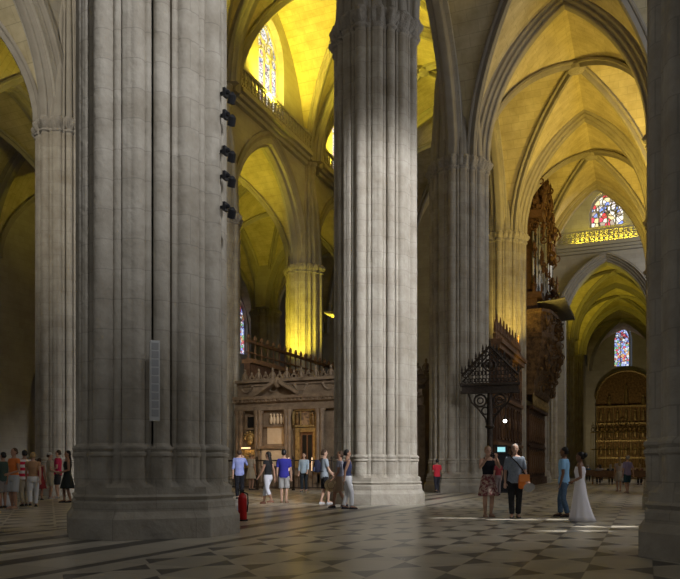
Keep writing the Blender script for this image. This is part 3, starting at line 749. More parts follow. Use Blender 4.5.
# ------------------------------------------------------------------ pipe organs on both sides of the choir
def organ(label, sx, x0, y0, y1, zl=0):
    """sx=+1: front faces +x at x0"""
    t = thing('pipe_organ', label, 'organ')
    rnd = random.Random(11 if sx > 0 else 12)
    X = lambda d: x0+sx*d
    def bx(mb, d0, d1, a0, a1, z0, z1): mb.box(min(X(d0), X(d1)), max(X(d0), X(d1)), a0, a1, z0, z1)
    yc = (y0+y1)/2
    q = MB(); bx(q, -.7, 0, y0, y1, 0, 5.2); bx(q, -.7, .1, y0, y1, 2.5, 2.65); bx(q, -.7, .16, y0, y1, 0, .5); bx(q, -.7, .25, y0, y1, 5.0, 5.2); q.build('panelled_base', OAK, t)
    n = 8
    for k in range(n):
        q = MB(); a = y0+.2+k*(y1-y0-.3)/n; wv = (y1-y0)/n-.3
        for z0, z1 in ((.7, 2.35), (2.85, 4.7)):
            bx(q, 0, .07, a, a+wv, z0, z0+.1); bx(q, 0, .07, a, a+wv, z1-.1, z1); bx(q, 0, .07, a, a+.09, z0, z1); bx(q, 0, .07, a+wv-.09, a+wv, z0, z1)
            q.ball((X(.04), a+wv/2, (z0+z1)/2), .05, wv*.3, .5)
        q.build('carved_panel', OAKL, t)
    n = 26
    for k in range(n):
        q = MB(); a = y0+.15+k*(y1-y0-.3)/(n-1); q.lathe(X(.25), a, [(.07, 5.2), (.04, 5.35), (.09, 5.6), (.04, 5.85), (.07, 6.0)], 7); q.build('gilt_spindle', GILT, t, smooth=True)
    # bulging gallery
    q = MB(); rings = []
    for z, d, e in ((5.9, .4, .0), (6.1, .55, 0), (6.8, .6, 0), (7.6, 1.0, .0), (8.6, 1.25, .1), (9.4, 1.4, .1), (9.6, 1.5, .15), (9.85, 1.5, .15), (9.9, 1.35, .1), (11.1, 1.35, .1), (11.2, 1.5, .15), (11.4, 1.5, .15)):
        rings.append([(X(-.7), y0-e, z), (X(d*.55), y0-e, z), (X(d*.9), y0+1-e, z), (X(d), yc-1, z), (X(d), yc+1, z), (X(d*.9), y1-1+e, z), (X(d*.55), y1+e, z), (X(-.7), y1+e, z)])
    q.loft(rings)
    for k in range(150):
        z = rnd.uniform(6.2, 11.4); a = rnd.uniform(y0, y1); f = min(1, (z-5.2)/3.6); d = (.45+.95*f)*(1-.3*(abs(a-yc)/(y1-yc))**3)
        if rnd.random() < .5: q.ball((X(d), a, z), rnd.uniform(.06, .16), rnd.uniform(.08, .2), rnd.uniform(.1, .3), 6, 5)
        else: q.ring((X(d+.05), a, z), rnd.uniform(.1, .24), .045, rnd.choice('xy'), 8, 4)
    q.build('gallery', OAKG, t)
    # upper case in three towers
    q = MB(); bx(q, -.7, .45, y0+.4, y1-.4, 11.4, 12.6); bx(q, -.7, .2, y0+.6, y1-.6, 12.6, 18.2)
    for a, ht in ((y0+1.1, 19.4), (yc, 21.0), (y1-1.1, 18.8)):
        bx(q, -.5, .75, a-.85, a+.85, 12.2, 12.6); bx(q, -.5, .8, a-.9, a+.9, ht-2.0, ht-1.5); bx(q, -.4, .55, a-.6, a+.6, ht-1.5, ht-.7); bx(q, -.3, .4, a-.4, a+.4, ht-.7, ht)
    case = q
    for a, ht in ((y0+1.1, 19.4), (yc, 21.0), (y1-1.1, 18.8)):
        for j in range(-3, 4):
            q = MB(); h = ht-2.1-abs(j)*.25; aa = a+j*.22; q.lathe(X(.55-.04*j*j), aa, [(.03, 12.6), (.095, 13.3), (.095, h)], 8); q.build('organ_pipe', PIPE, t, smooth=True, angle=40)
    for j in range(22):
        q = MB(); aa = y0+.5+j*(y1-y0-1)/21; q.tube([(X(.3), aa, 11.9), (X(1.7), aa, 12.0), (X(2.2), aa, 12.03)], [.03, .06, .13], 6); q.build('trumpet_pipe', PIPE, t, smooth=True, angle=40)
    q = case
    for k in range(300):
        a = rnd.uniform(y0+.2, y1-.2); top = 18.4+2.4*(1-abs(a-yc)/(y1-yc)); z = rnd.uniform(12.4, top)
        edge = rnd.random() < .6
        if edge: z = top-rnd.random()**2*2.5
        d = rnd.uniform(.1, .85) if edge else rnd.choice([.3, .85])*rnd.uniform(.8, 1.1)
        if not edge and rnd.random() < .5: a = rnd.choice([y0+.35, y0+2.1, yc-1.1, yc+1.1, y1-2.1, y1-.35])+rnd.uniform(-.15, .15)
        r = rnd.random()
        if r < .45: q.ball((X(d), a, z), rnd.uniform(.08, .2), rnd.uniform(.08, .2), rnd.uniform(.12, .38), 6, 5)
        elif r < .75: q.ring((X(d), a, z), rnd.uniform(.12, .3), .05, rnd.choice('xy'), 8, 4)
        else: q.lathe(X(d), a, [(.12, z), (.05, z+.15), (.09, z+.3), (.01, z+.65)], 5)
    q.build('upper_case', OAK, t)
    # winged figure with a trumpet on top
    q = MB(); a = yc; z = 20.9
    q.lathe(X(.15), a, [(.35, z), (.4, z+.15), (.22, z+.3), (.28, z+.7), (.2, z+1.1), (.1, z+1.3), (.14, z+1.42), (.12, z+1.6), (.02, z+1.72)], 8)
    for sg in (-1, 1):
        q.loft([[(X(.1), a+sg*.15, z+.8), (X(.0), a+sg*.15, z+.8), (X(.0), a+sg*.15, z+1.1), (X(.1), a+sg*.15, z+1.1)], [(X(.1), a+sg*.7, z+1.0), (X(.0), a+sg*.7, z+1.0), (X(.0), a+sg*.6, z+1.7), (X(.1), a+sg*.6, z+1.7)]])
    q.tube([(X(.25), a, z+1.45), (X(1.1), a-.1, z+1.2), (X(1.5), a-.1, z+1.1)], [.03, .04, .13], 6); q.build('crowning_figure', OAK, t)
    # carved swags jutting from the side of the case
    for zz, dd in ((17.6, 1.3), (15.6, 1.0), (13.2, 1.2)):
        q = MB()
        q.tube([(X(.4), yc+1, zz), (X(dd), yc+1, zz+.25), (X(dd+.15), yc+1, zz-.2), (X(dd-.1), yc+1, zz-.5)], [.12, .1, .08, .03], 6)
        q.ball((X(dd*.8), yc+1, zz+.3), .22, .3, .25)
        q.build('carved_swag', OAK, t)
    return t
organ('towering dark carved pipe organ with jutting gallery and gilt spindles, against the amber pillar', 1, -6.95, 47.7, 55.6)
organ('dark organ peak barely showing between the yellow-lit pillar and the pale pillar', -1, -18.5, 45.5, 53.0)

# ------------------------------------------------------------------ far chapel: altarpiece, railing, benches
at_ = thing('gilded_altarpiece', 'tall round-topped gilded altarpiece under the narrow blue stained-glass window', 'altarpiece', (-2.6, 112.4, 0))
hw = 4.1; ys_ = 11.2
q = MB(); prof = [(-hw, 0), (hw, 0)]+[(hw*cos(pi*k/20), ys_+4.0*sin(pi*k/20)) for k in range(21)]
q.loft([[(u, .25, z) for u, z in prof], [(u, .55, z) for u, z in prof]]); q.build('backboard', GILTD, at_)
q = MB()
for k in range(20):
    a0, a1 = pi*k/20, pi*(k+1)/20; q.tube([(hw*cos(a0), .1, ys_+4*sin(a0)), (hw*cos(a1), .1, ys_+4*sin(a1))], .17, 6)
q.build('arched_frame', GILT, at_)
for z in (2.4, 4.9, 7.4, 9.9): 
    q = MB(); q.box(-hw, hw, -.2, .25, z, z+.12); q.box(-hw, hw, -.32, .25, z+.12, z+.24); q.build('cornice', GILT, at_)
for i, x in enumerate((-4.0, -2.9, -1.75, -.65, .65, 1.75, 2.9, 4.0)):
    for z0, z1 in ((.6, 2.4), (2.64, 4.9), (5.14, 7.4), (7.64, 9.9)):
        q = MB(); q.lathe(x, 0, [(.14, z0), (.09, z0+.12), (.11, (z0+z1)/2), (.08, z1-.2), (.15, z1-.02)], 8); q.build('column', GILT, at_, smooth=True, angle=40)
for z in (3.0, 5.5, 8.0):
    for x in (-3.45, -2.3, -1.2, 0, 1.2, 2.3, 3.45):
        q = MB(); q.lathe(x, .05, [(.26, z), (.3, z+.1), (.2, z+.5), (.24, z+.9), (.18, z+1.15), (.07, z+1.22), (.13, z+1.32), (.12, z+1.5), (.02, z+1.6)], 8); q.build('statue', GILT, at_, smooth=True, angle=50)
for x, h in ((-2.3, 1.4), (0, 3.0), (2.3, 1.4)):
    q = MB(); q.lathe(x, .05, [(.35, 10.3), (.25, 10.6), (.33, 10.3+h*.5), (.1, 10.3+h*.75), (.17, 10.3+h*.85), (.02, 10.3+h)], 8); q.build('statue', GILT, at_, smooth=True, angle=50)
q = MB(); q.box(-3, 3, -1.3, 0, 0, 1.1); q.build('altar_table', PALEST, at_)
gr = thing('gilded_chapel_railing', 'gilded chapel railing with scrollwork crest in front of the far altarpiece', 'railing', (-2.7, 99.0, 0))
q = MB()
for z in (.2, 3.4, 5.6): q.box(-3.9, 3.9, -.06, .06, z, z+.16)
q.build('crossbar', GILT, gr)
for k in range(29): 
    q = MB(); x = -3.85+k*.275; q.tube([(x, 0, 0), (x, 0, 5.7)], .03, 5); q.build('bar', GILT, gr)
q = MB()
for k in range(14):
    x = -3.6+k*.555; q.ring((x, 0, 6.05), .24, .05, 'y', 10, 4); q.ring((x, 0, 6.5), .16, .045, 'y', 8, 4); q.ring((x+.27, 0, 6.3), .12, .04, 'y', 8, 4); q.lathe(x, 0, [(.09, 6.6), (.03, 6.8), (.06, 6.9), (.01, 7.1)], 6)
q.ring((0, 0, 7.0), .55, .08, 'y', 14, 5); q.build('crest', GILT, gr)
BENCHW = OAKL
def bench(px, fy, length, label):
    x, y = ground(px, fy); t = thing('wooden_bench', label, 'bench', (x, y, 0), 0)
    q = MB(); q.box(-length/2, length/2, -.2, .25, .41, .46); q.build('seat', BENCHW, t)
    q = MB(); q.box(-length/2, length/2, -.26, -.22, .5, .95); q.build('backrest', BENCHW, t)
    for s_ in (-1, 1):
        q = MB(); q.box(s_*length/2-.04, s_*length/2+.04, -.26, .25, 0, .7 if s_ else .5); q.build('bench_end', BENCHW, t)
    return x, y
benches = [bench(619, 484.5, 3.4, 'front wooden bench with seated visitors before the far chapel'), bench(612, 481.5, 4.6, 'rear wooden bench with seated visitors closer to the far altarpiece')]

# ------------------------------------------------------------------ fittings on the near pillars
x0, y0 = XL, YS[0]
def on_pier(px, dist):     # direction on near pillar: returns point facing the camera
    return None
dsp = Vector((1, -1, 0)).normalized()
t = thing('column_loudspeaker', 'slim white column loudspeaker fixed on the huge near pillar', 'loudspeaker', (XL+dsp.x*1.60-.16, YS[0]+dsp.y*1.60-.16, -.22), pi/4)
zc_ = 3.35
q = MB(); q.box(-.075, .075, -.075, .075, 2.17, 3.47); q.build('housing', WHITEM, t)
q = MB()
for k in range(9): q.box(-.055, .055, -.082, -.076, 2.24+k*.135, 2.24+k*.135+.11)
q.build('driver_grille', mat('grey_grille', (.38, .38, .38), .6), t)
q = MB(); q.box(-.03, .03, .06, .16, 2.3, 2.36); q.box(-.03, .03, .06, .16, 3.25, 3.31); q.build('bracket', BLACK, t)
zs = {98: 'topmost', 120: 'second from the top', 156: 'middle one', 181: 'second from the bottom', 212: 'lowest'}
proto = None
ax_, ay_ = XL+1.52, YS[0]+.02
for y_, lb in zs.items():
    z = (HOR-y_)/F*(-ax_*ST+ay_*CT)+EYE
    lab = f'small black spotlight on the edge of the loudspeaker pillar, {lb} of five'
    if proto is None:
        t = thing('black_spotlight', lab, 'spotlight', (ax_, ay_, z), 0, 'black spotlights up the near pillar edge'); proto = t
        q = MB(); q.lathe(0, 0, [(.02, -.1), (.068, -.09), (.068, .05), (.04, .08), (.015, .1)], 10); ob = q.build('lamp_head', BLACK, t); ob.location = (.12, -.02, -.04); ob.rotation_euler = (.25, .35, 0)
        q = MB(); q.box(-.12, .06, -.025, .025, .07, .12); q.tube([(.04, 0, .1), (.12, -.02, .02)], .02, 5); q.box(-.05, .0, -.06, .06, .02, .17); q.build('bracket', BLACK, t)
    else: dup(proto, (ax_, ay_, z), 0, lab)
fx, fy = ground(242.5, 520.8)
t = thing('fire_extinguisher', 'red fire extinguisher standing on the floor by the base of the loudspeaker pillar', 'fire extinguisher', (fx, fy, 0), TH)
q = MB(); q.lathe(0, 0, [(.09, .03), (.1, .05), (.1, .5), (.085, .57), (.035, .61), (.03, .63)], 16); q.build('cylinder', RED, t, smooth=True, angle=40)
q = MB(); q.lathe(0, 0, [(.12, 0), (.12, .03), (.1, .035)], 14); q.build('foot_ring', BLACK, t)
q = MB(); q.box(-.03, .03, -.03, .03, .62, .66); q.box(-.12, .04, -.02, .02, .665, .685); q.box(-.12, .03, -.02, .02, .7, .72); q.build('valve_handle', BLACK, t)
q = MB(); q.tube([(.03, 0, .64), (.12, -.03, .6), (.13, -.05, .4), (.11, -.06, .2)], .014, 6); q.build('hose', BLACK, t)
#@@PART3
# ------------------------------------------------------------------ people
def flat(name, c, rough=.85, vary=None, scale=20, amt=.3): return mat(name, c, rough, vary=vary, scale=scale, amt=amt)
SKIN = {'fair': flat('skin_fair', (.52, .32, .23), .6), 'tan': flat('skin_tan', (.36, .20, .13), .6), 'brown': flat('skin_brown', (.2, .105, .065), .6)}
HAIR = {'black': flat('hair_black', (.012, .010, .009), .5), 'brown': flat('hair_brown', (.06, .033, .018), .6), 'blond': flat('hair_blond', (.36, .24, .11), .6), 'grey': flat('hair_grey', (.34, .32, .30), .6)}
EYEM = flat('eye_dark', (.03, .02, .02), .3)
CL = {}
def cloth(c, vary=None, scale=20, amt=.3):
    k = (c, vary, scale)
    if k not in CL: CL[k] = flat('fabric', c, .9, vary, scale, amt)
    return CL[k]
def stripes(c1, c2, freq):
    m = bpy.data.materials.new('striped_fabric'); m.use_nodes = True; nt = m.node_tree; N = nt.nodes; L = nt.links
    tc = N.new('ShaderNodeTexCoord'); sp = N.new('ShaderNodeSeparateXYZ'); L.new(tc.outputs['Object'], sp.inputs[0])
    a = N.new('ShaderNodeMath'); a.operation = 'MULTIPLY'; a.inputs[1].default_value = freq; L.new(sp.outputs[2], a.inputs[0])
    b = N.new('ShaderNodeMath'); b.operation = 'FRACT'; L.new(a.outputs[0], b.inputs[0])
    g = N.new('ShaderNodeMath'); g.operation = 'GREATER_THAN'; g.inputs[1].default_value = .5; L.new(b.outputs[0], g.inputs[0])
    mx = N.new('ShaderNodeMix'); mx.data_type = 'RGBA'; L.new(g.outputs[0], mx.inputs[0]); mx.inputs[6].default_value = (*c1, 1); mx.inputs[7].default_value = (*c2, 1)
    L.new(mx.outputs[2], N['Principled BSDF'].inputs['Base Color']); N['Principled BSDF'].inputs['Roughness'].default_value = .9
    return m
def fuse(mb, name, m, parent, voxel, smooth=2):
    """overlapping closed pieces become one continuous skin"""
    me = bpy.data.meshes.new(name); me.from_pydata(mb.v, [], mb.f); me.validate()
    bm = bmesh.new(); bm.from_mesh(me); bmesh.ops.recalc_face_normals(bm, faces=bm.faces); bm.to_mesh(me); bm.free()
    tmp = bpy.data.objects.new('tmp', me); COL.objects.link(tmp)
    r = tmp.modifiers.new('r', 'REMESH'); r.mode = 'VOXEL'; r.voxel_size = voxel
    if smooth: s_ = tmp.modifiers.new('s', 'SMOOTH'); s_.factor = .5; s_.iterations = smooth
    dg = bpy.context.evaluated_depsgraph_get(); out = bpy.data.meshes.new_from_object(tmp.evaluated_get(dg), depsgraph=dg)
    bpy.data.objects.remove(tmp); bpy.data.meshes.remove(me)
    out.name = name; out.materials.clear(); out.materials.append(m); out.polygons.foreach_set('use_smooth', [True]*len(out.polygons))
    o = bpy.data.objects.new(name, out); COL.objects.link(o); o.parent = parent
    return o
def limb(mb, pts, rad, n=10):
    mb.tube(pts, rad, n)
    for p, r in zip(pts, rad): mb.ball(p, r*.99, n=10, m=6)
def torso_rings(H, fem, off=0, z0=.47, z1=.84, dz=0, lean=0):
    T = [(.455, .078, .060), (.49, .090, .068), (.53, .089, .068), (.60, .076, .058), (.66, .080, .060), (.72, .093, .066), (.77, .105, .064), (.805, .106, .056), (.83, .080, .045), (.845, .045, .038)]
    if fem: T = [(.455, .080, .064), (.49, .097, .072), (.53, .090, .068), (.60, .068, .052), (.66, .074, .060), (.72, .086, .072), (.77, .093, .060), (.805, .094, .052), (.83, .070, .042), (.845, .040, .034)]
    def ip(z):
        for (a, r1, q1), (b, r2, q2) in zip(T[:-1], T[1:]):
            if a <= z <= b: t = (z-a)/(b-a); return r1+(r2-r1)*t, q1+(q2-q1)*t
        return T[0][1:] if z < T[0][0] else T[-1][1:]
    zs_ = [z0]+[t[0] for t in T if z0 < t[0] < z1]+[z1]
    out = []
    for z in zs_:
        rx, ry = ip(z); n = 20
        out.append([(cos(2*pi*i/n)*(rx*H+off), sin(2*pi*i/n)*(ry*H+off)+lean*(z-.5)*H, (z+dz)*H) for i in range(n)])
    return out
ARM = {'down': ((.03, -.012, -.17), (.004, .035, -.148)), 'fwd': ((.02, .05, -.162), (0, .085, -.12)), 'back': ((.025, -.06, -.158), (0, -.02, -.15)),
       'chest': ((.02, .02, -.168), (-.045, .13, .03)), 'camera': ((.045, .085, -.1), (-.075, .065, .13)), 'belly': ((.03, .0, -.17), (-.06, .125, -.045)),
       'out': ((.10, .03, -.13), (.10, .07, -.06)), 'link': ((.06, -.02, -.16), (.075, .09, -.05)), 'hold': ((.03, .01, -.168), (.03, .09, -.115)), 'phone': ((.06, .07, -.11), (-.03, .08, .115))}
def person(px, fy, hy, label, face, fem=False, skin='fair', hair='brown', longhair=False, top=None, topm=None, sleeve=.6, hem=.47, bottom='trousers', botm=None, arms=('down', 'down'), stride=.0, shoe=(.03, .03, .03), seat=False, H=None, loc=None, dress=None, group=None, cap=None, vox=.0095):
    x, y = loc or ground(px, fy); s_ = (fy-HOR)/EYE
    if H is None: H = (fy-hy)/s_
    t = thing('person', label, 'person', (x, y, 0), TH+radians(face), group)
    dz = -.17 if seat else 0
    body = MB()
    body.loft(torso_rings(H, fem, 0, .455, .845, dz))
    limb(body, [(0, -.005*H, (.82+dz)*H), (0, 0, (.875+dz)*H)], [.036*H, .031*H])
    # head
    hz = (.932+dz)*H
    prof = [(-.062, .012, .02, .022), (-.055, .024, .034, .014), (-.04, .032, .044, .006), (-.015, .040, .050, 0), (.012, .043, .054, -.002), (.038, .040, .052, -.006), (.056, .028, .038, -.008), (.066, .010, .014, -.008)]
    body.loft([[(cos(2*pi*i/16)*rx*H, (sin(2*pi*i/16)*ry+yo)*H, hz+zz*H) for i in range(16)] for zz, rx, ry, yo in prof])
    body.tube([(0, .046*H, hz+.012*H), (0, .060*H, hz-.014*H), (0, .050*H, hz-.017*H)], [.005*H, .008*H, .006*H], 6)
    body.ball((0, .042*H, hz-.034*H), .013*H, .008*H, .006*H)
    for sg in (-1, 1): body.ball((sg*.043*H, -.004*H, hz-.005*H), .006*H, .011*H, .018*H)
    wr = []
    top_b = MB() if topm else None
    slv = sleeve
    for sg, pose in ((-1, arms[0]), (1, arms[1])):
        e_, w_ = ARM[pose]
        sh = Vector((sg*.098*H, 0, (.797+dz)*H)); el = sh+Vector((sg*e_[0], e_[1], e_[2]))*H; wv = el+Vector((sg*w_[0], w_[1], w_[2]))*H
        limb(body, [sh, sh.lerp(el, .5), el, el.lerp(wv, .4), wv], [.029*H, .026*H, .021*H, .021*H, .0145*H])
        d = (wv-el).normalized(); side = d.cross(Vector((0, 1, 0)) if abs(d.y) < .8 else Vector((1, 0, 0))).normalized(); nn = side.cross(d)
        pc = wv+d*.028*H
        body.loft([[wv+d*q*H+side*(cos(2*pi*i/10)*a*H)+nn*(sin(2*pi*i/10)*.0085*H) for i in range(10)] for q, a in ((-.004, .014), (.015, .020), (.035, .023), (.050, .022), (.056, .016))])
        for i, ln in zip((-1.5, -.5, .5, 1.5), (.034, .042, .040, .031)):
            b0 = wv+d*.048*H+side*i*.0118*H; k1 = b0+(d*.5*ln+nn*.004)*H; k2 = b0+(d*.92*ln+nn*.014)*H
            body.tube([b0, k1, k2], [.0052*H, .005*H, .0042*H], 6); body.ball(k1, .005*H, n=6, m=4); body.ball(k2, .0042*H, n=6, m=4)
        tb = wv+d*.012*H-side*sg*.014*H; tk = tb+(d*.020-side*sg*.018)*H; te = tk+(d*.020-side*sg*.004+nn*.008)*H
        body.tube([tb, tk, te], [.007*H, .0062*H, .005*H], 6); body.ball(te, .005*H, n=6, m=4)
        wr.append(wv+d*.03*H)
        if topm and sleeve > 0:
            e2 = sh.lerp(el, min(1, sleeve*1.0)); pts = [sh, e2] if sleeve <= 1 else [sh, el, el.lerp(wv, sleeve-1)]
            rr = [.036*H, .034*H] if sleeve <= 1 else [.036*H, .029*H, .023*H]
            top_b.tube(pts, rr, 12); top_b.ball(sh, .036*H)
            if sleeve > 1: top_b.ball(el, .0285*H)
    if topm:
        top_b.loft(torso_rings(H, fem, .014 if fem else .020, hem, .83 if sleeve > 0 else .795, dz))
        if sleeve == 0:
            for sg in (-1, 1): top_b.tube([(sg*.055*H, .05*H, (.785+dz)*H), (sg*.058*H, .012*H, (.835+dz)*H), (sg*.055*H, -.05*H, (.785+dz)*H)], .011*H, 6)
    # legs
    pant = MB() if botm else None
    legs = []
    for sg in (-1, 1):
        st = stride*sg
        hip = Vector((sg*.048*H, 0, (.485+dz)*H))
        if seat: kn = Vector((sg*.06*H, .235*H, .31*H)); an = Vector((sg*.055*H, .225*H, .045*H))
        else:
            an = Vector((sg*.042*H, st*H, (.045+(.03 if st < -.06 else 0))*H)); kn = hip.lerp(an, .5)+Vector((sg*.006, .022+abs(st)*.18, 0))*H
        limb(body, [hip, hip.lerp(kn, .5), kn, kn.lerp(an, .35), an], [.052*H, .044*H, .032*H, .032*H, .019*H])
        toe = an+Vector((sg*.012*H, .085*H, -.026*H)); toe.z = max(toe.z, .016*H)
        body.tube([an+Vector((0, -.012*H, -.012*H)), an.lerp(toe, .5)+Vector((0, 0, -.002*H)), toe], [.02*H, .02*H, .014*H], 8); body.ball(toe, .015*H, .017*H, .012*H)
        sh_ = MB(); sole = -.0
        rr = []
        for f, wd, ht in ((-.034, .012, .028), (-.026, .021, .040), (.0, .024, .046), (.035, .026, .036), (.07, .027, .026), (.095, .020, .02), (.104, .008, .012)):
            c_ = an+Vector((sg*.012*(f/.085 if f > 0 else 0)*H, f*H, 0)); zb = max(0, an.z-.045*H)
            rr.append([(c_.x+a*wd*H, c_.y, zb+b*ht*H) for a, b in ((-1, 0), (1, 0), (1.02, .35), (.8, .8), (.35, 1), (-.35, 1), (-.8, .8), (-1.02, .35))])
        sh_.loft(rr); sh_.build('shoe', cloth(shoe), t, smooth=True, angle=60)
        if botm and bottom in ('trousers', 'shorts', 'capri'):
            f = {'trousers': 1.93, 'shorts': .92, 'capri': 1.5}[bottom]
            loose = 1.0 if bottom != 'shorts' else 1.12
            if f <= 1: pts = [hip, hip.lerp(kn, f)]; rr = [.060*H, .052*H*loose]
            else: pts = [hip, hip.lerp(kn, .5), kn, kn.lerp(an, f-1)]; rr = [.060*H, .053*H, .042*H, (.037 if bottom == 'trousers' else .040)*H]
            pant.tube(pts, rr, 12); pant.ball(hip, .060*H)
            if f > 1: pant.ball(kn, .0415*H)
        legs.append((hip, kn, an))
    if botm and bottom in ('trousers', 'shorts', 'capri'):
        pant.loft(torso_rings(H, fem, .017, .455, .56, dz)); fuse(pant, bottom, botm, t, .012)
    fuse(body, 'body', SKIN[skin], t, vox)
    if topm:
        fuse(top_b, 'shirt', topm, t, .011)
    if botm and bottom in ('skirt', 'dress', 'gown'):
        zlow = {'skirt': .30, 'dress': .27, 'gown': .008}[bottom]; ztop = .60 if bottom == 'skirt' else .79
        q = MB(); n = 48; rings = []
        keys = torso_rings(H, fem, .016, .50, ztop, dz)
        k0 = keys[0]
        steps = 7
        for k in range(steps, 0, -1):
            f = k/steps; z = .50+(zlow-.50)*f
            fl = {'skirt': .035, 'dress': .045, 'gown': .065}[bottom]*f**(.9 if bottom != 'gown' else 1.25)
            rg = []
            for i in range(n):
                a = 2*pi*i/n; w_ = 1+.06*f*sin(a*9+1.3)+.03*f*sin(a*5)
                back = -.07*f*f if bottom == 'gown' and sin(a) < 0 else 0
                rg.append((cos(a)*(.098*H+.016+fl*H)*w_, sin(a)*(.074*H+.016+fl*H*(1.05))*w_+back*abs(sin(a))*H, z*H))
            rings.append(rg)
        for kr in keys:
            zz = kr[0][2]; rx = max(p[0] for p in kr); ry = max(p[1] for p in kr); rings.append([(cos(2*pi*i/n)*rx, sin(2*pi*i/n)*ry, zz) for i in range(n)])
        q.loft(rings); nm = {'skirt': 'skirt', 'dress': 'dress', 'gown': 'wedding_gown'}[bottom]; q.build(nm, botm, t, smooth=True)
    # hair
    q = MB(); q.loft([[(cos(2*pi*i/16)*r*.0485*H, (-.012+sin(2*pi*i/16)*r*.052-(.012 if zz < .005 else 0))*H, hz+zz*H) for i in range(16)] for zz, r in ((-.035, .62), (-.02, .86), (.0, .93), (.018, .98), (.035, .97), (.052, .82), (.066, .5), (.073, .15))])
    if longhair: q.loft([[(cos(2*pi*i/12)*rx*H, (-.038+yo+sin(2*pi*i/12)*.022)*H, hz+zz*H) for i in range(12)] for zz, rx, yo in ((.03, .035, .01), (-.02, .044, 0), (-.07, .048, -.008), (-.13, .05, -.016), (-.18, .04, -.018), (-.205, .015, -.014))])
    if cap: 
        q.build('hair', HAIR[hair], t, smooth=True); q = MB()
        q.lathe(0, -.01*H, [(.053*H, hz+.02*H), (.053*H, hz+.045*H), (.04*H, hz+.068*H), (.01*H, hz+.078*H)], 14); q.loft([[(cos(a)*.045*H, (.03+.055*sin(a))*H, hz+(.02+z)*H) for a in [pi*k/10 for k in range(11)]] for z in (0, .006)]); q.build('cap', cap, t, smooth=True, angle=50)
    else: q.build('hair', HAIR[hair], t, smooth=True)
    for sg in (-1, 1):
        q = MB(); q.ball((sg*.017*H, .0475*H, hz+.004*H), .0062*H, .0045*H, .004*H, 8, 6); q.build('eye', EYEM, t)
    return t, H, wr
def wp(t, v):      # local point of a person in world space
    a = t.rotation_euler.z; return Vector((t.location.x+v[0]*cos(a)-v[1]*sin(a), t.location.y+v[0]*sin(a)+v[1]*cos(a), v[2]))
C_ = cloth
# crowd on the left
person(14, 509, 448, 'woman in an orange top and grey shorts at the near end of the crowd', 150, True, 'tan', 'brown', False, topm=C_((.62, .17, .04)), sleeve=.3, bottom='shorts', botm=C_((.36, .37, .38)), arms=('belly', 'down'), shoe=(.3, .2, .14))
person(3, 508, 452, 'person in a dark green shirt cut by the frame edge behind the orange top', 60, False, 'tan', 'black', topm=C_((.05, .075, .06)), bottom='shorts', botm=C_((.25, .22, .2)), arms=('down', 'chest'))
person(24.5, 506, 450, 'dark-haired person in a red and white striped shirt and beige trousers', 35, False, 'tan', 'black', topm=stripes((.62, .02, .06), (.72, .66, .64), 5.5), bottom='trousers', botm=C_((.36, .31, .23)), arms=('down', 'belly'), stride=.05)
person(33, 507, 452, 'fair-haired person in a tan top and white trousers beside the striped shirt', 20, True, 'fair', 'blond', topm=C_((.38, .22, .12)), bottom='trousers', botm=C_((.66, .67, .68)), arms=('fwd', 'back'), stride=.07, sleeve=.4)
person(39.5, 500, 458, 'woman in a dark red dress standing behind the white trousers', 10, True, 'tan', 'brown', bottom='dress', botm=C_((.25, .03, .035)), arms=('down', 'down'))
person(50, 499, 452.5, 'person in beige shirt and shorts with a pale cap, amid the crowd', -60, False, 'fair', 'brown', topm=C_((.37, .31, .22), (.45, .4, .3)), bottom='shorts', botm=C_((.42, .38, .28)), arms=('belly', 'belly'), shoe=(.45, .42, .38), cap=C_((.45, .44, .4)))
person(58, 498, 450, 'person in a raspberry red shirt and dark shorts', 100, False, 'fair', 'brown', topm=C_((.5, .03, .09)), bottom='shorts', botm=C_((.035, .035, .04)), arms=('belly', 'down'), shoe=(.4, .38, .35))
person(67.5, 502.5, 450.5, 'woman in a short black dress next to the pillar base', 120, True, 'tan', 'black', True, bottom='dress', botm=C_((.025, .03, .028)), arms=('belly', 'down'), stride=.05)
# between the first two pillars
person(239.5, 499, 449.5, 'man in a blue striped shirt and black trousers beside the pillar, facing the retrochoir', 5, False, 'fair', 'brown', topm=stripes((.10, .14, .5), (.42, .46, .66), 22), sleeve=1.2, bottom='trousers', botm=C_((.012, .012, .016)), arms=('down', 'camera'))
person(251, 490, 452.5, 'pale-shirted person half hidden behind the blue striped shirt', -30, True, 'fair', 'blond', topm=C_((.55, .5, .42)), bottom='skirt', botm=C_((.5, .45, .36)), arms=('camera', 'down'))
person(268, 504, 451.5, 'woman in a black top and white capri trousers with long dark hair', 65, True, 'tan', 'black', True, topm=C_((.018, .018, .02)), sleeve=.25, bottom='capri', botm=C_((.6, .6, .66)), arms=('fwd', 'back'), stride=.11, shoe=(.25, .12, .08))
person(284, 503, 449.5, 'man in a navy blue t-shirt and grey shorts seen from behind', -5, False, 'fair', 'black', topm=C_((.035, .035, .28)), sleeve=.75, bottom='shorts', botm=C_((.36, .35, .34)), arms=('down', 'down'), shoe=(.2, .12, .08))
person(304, 491.5, 453, 'man in a pale blue shirt and dark trousers walking towards the camera', 170, False, 'fair', 'brown', topm=C_((.4, .5, .58)), sleeve=1.6, bottom='trousers', botm=C_((.02, .025, .03)), arms=('fwd', 'down'), stride=.06)
pb, Hb, _ = person(324.5, 504, 449.5, 'man in a grey t-shirt and black shorts wearing the dark backpack', -75, False, 'fair', 'brown', topm=C_((.3, .34, .38)), sleeve=.7, bottom='shorts', botm=C_((.015, .015, .018)), arms=('belly', 'fwd'), stride=.06, shoe=(.5, .5, .52))
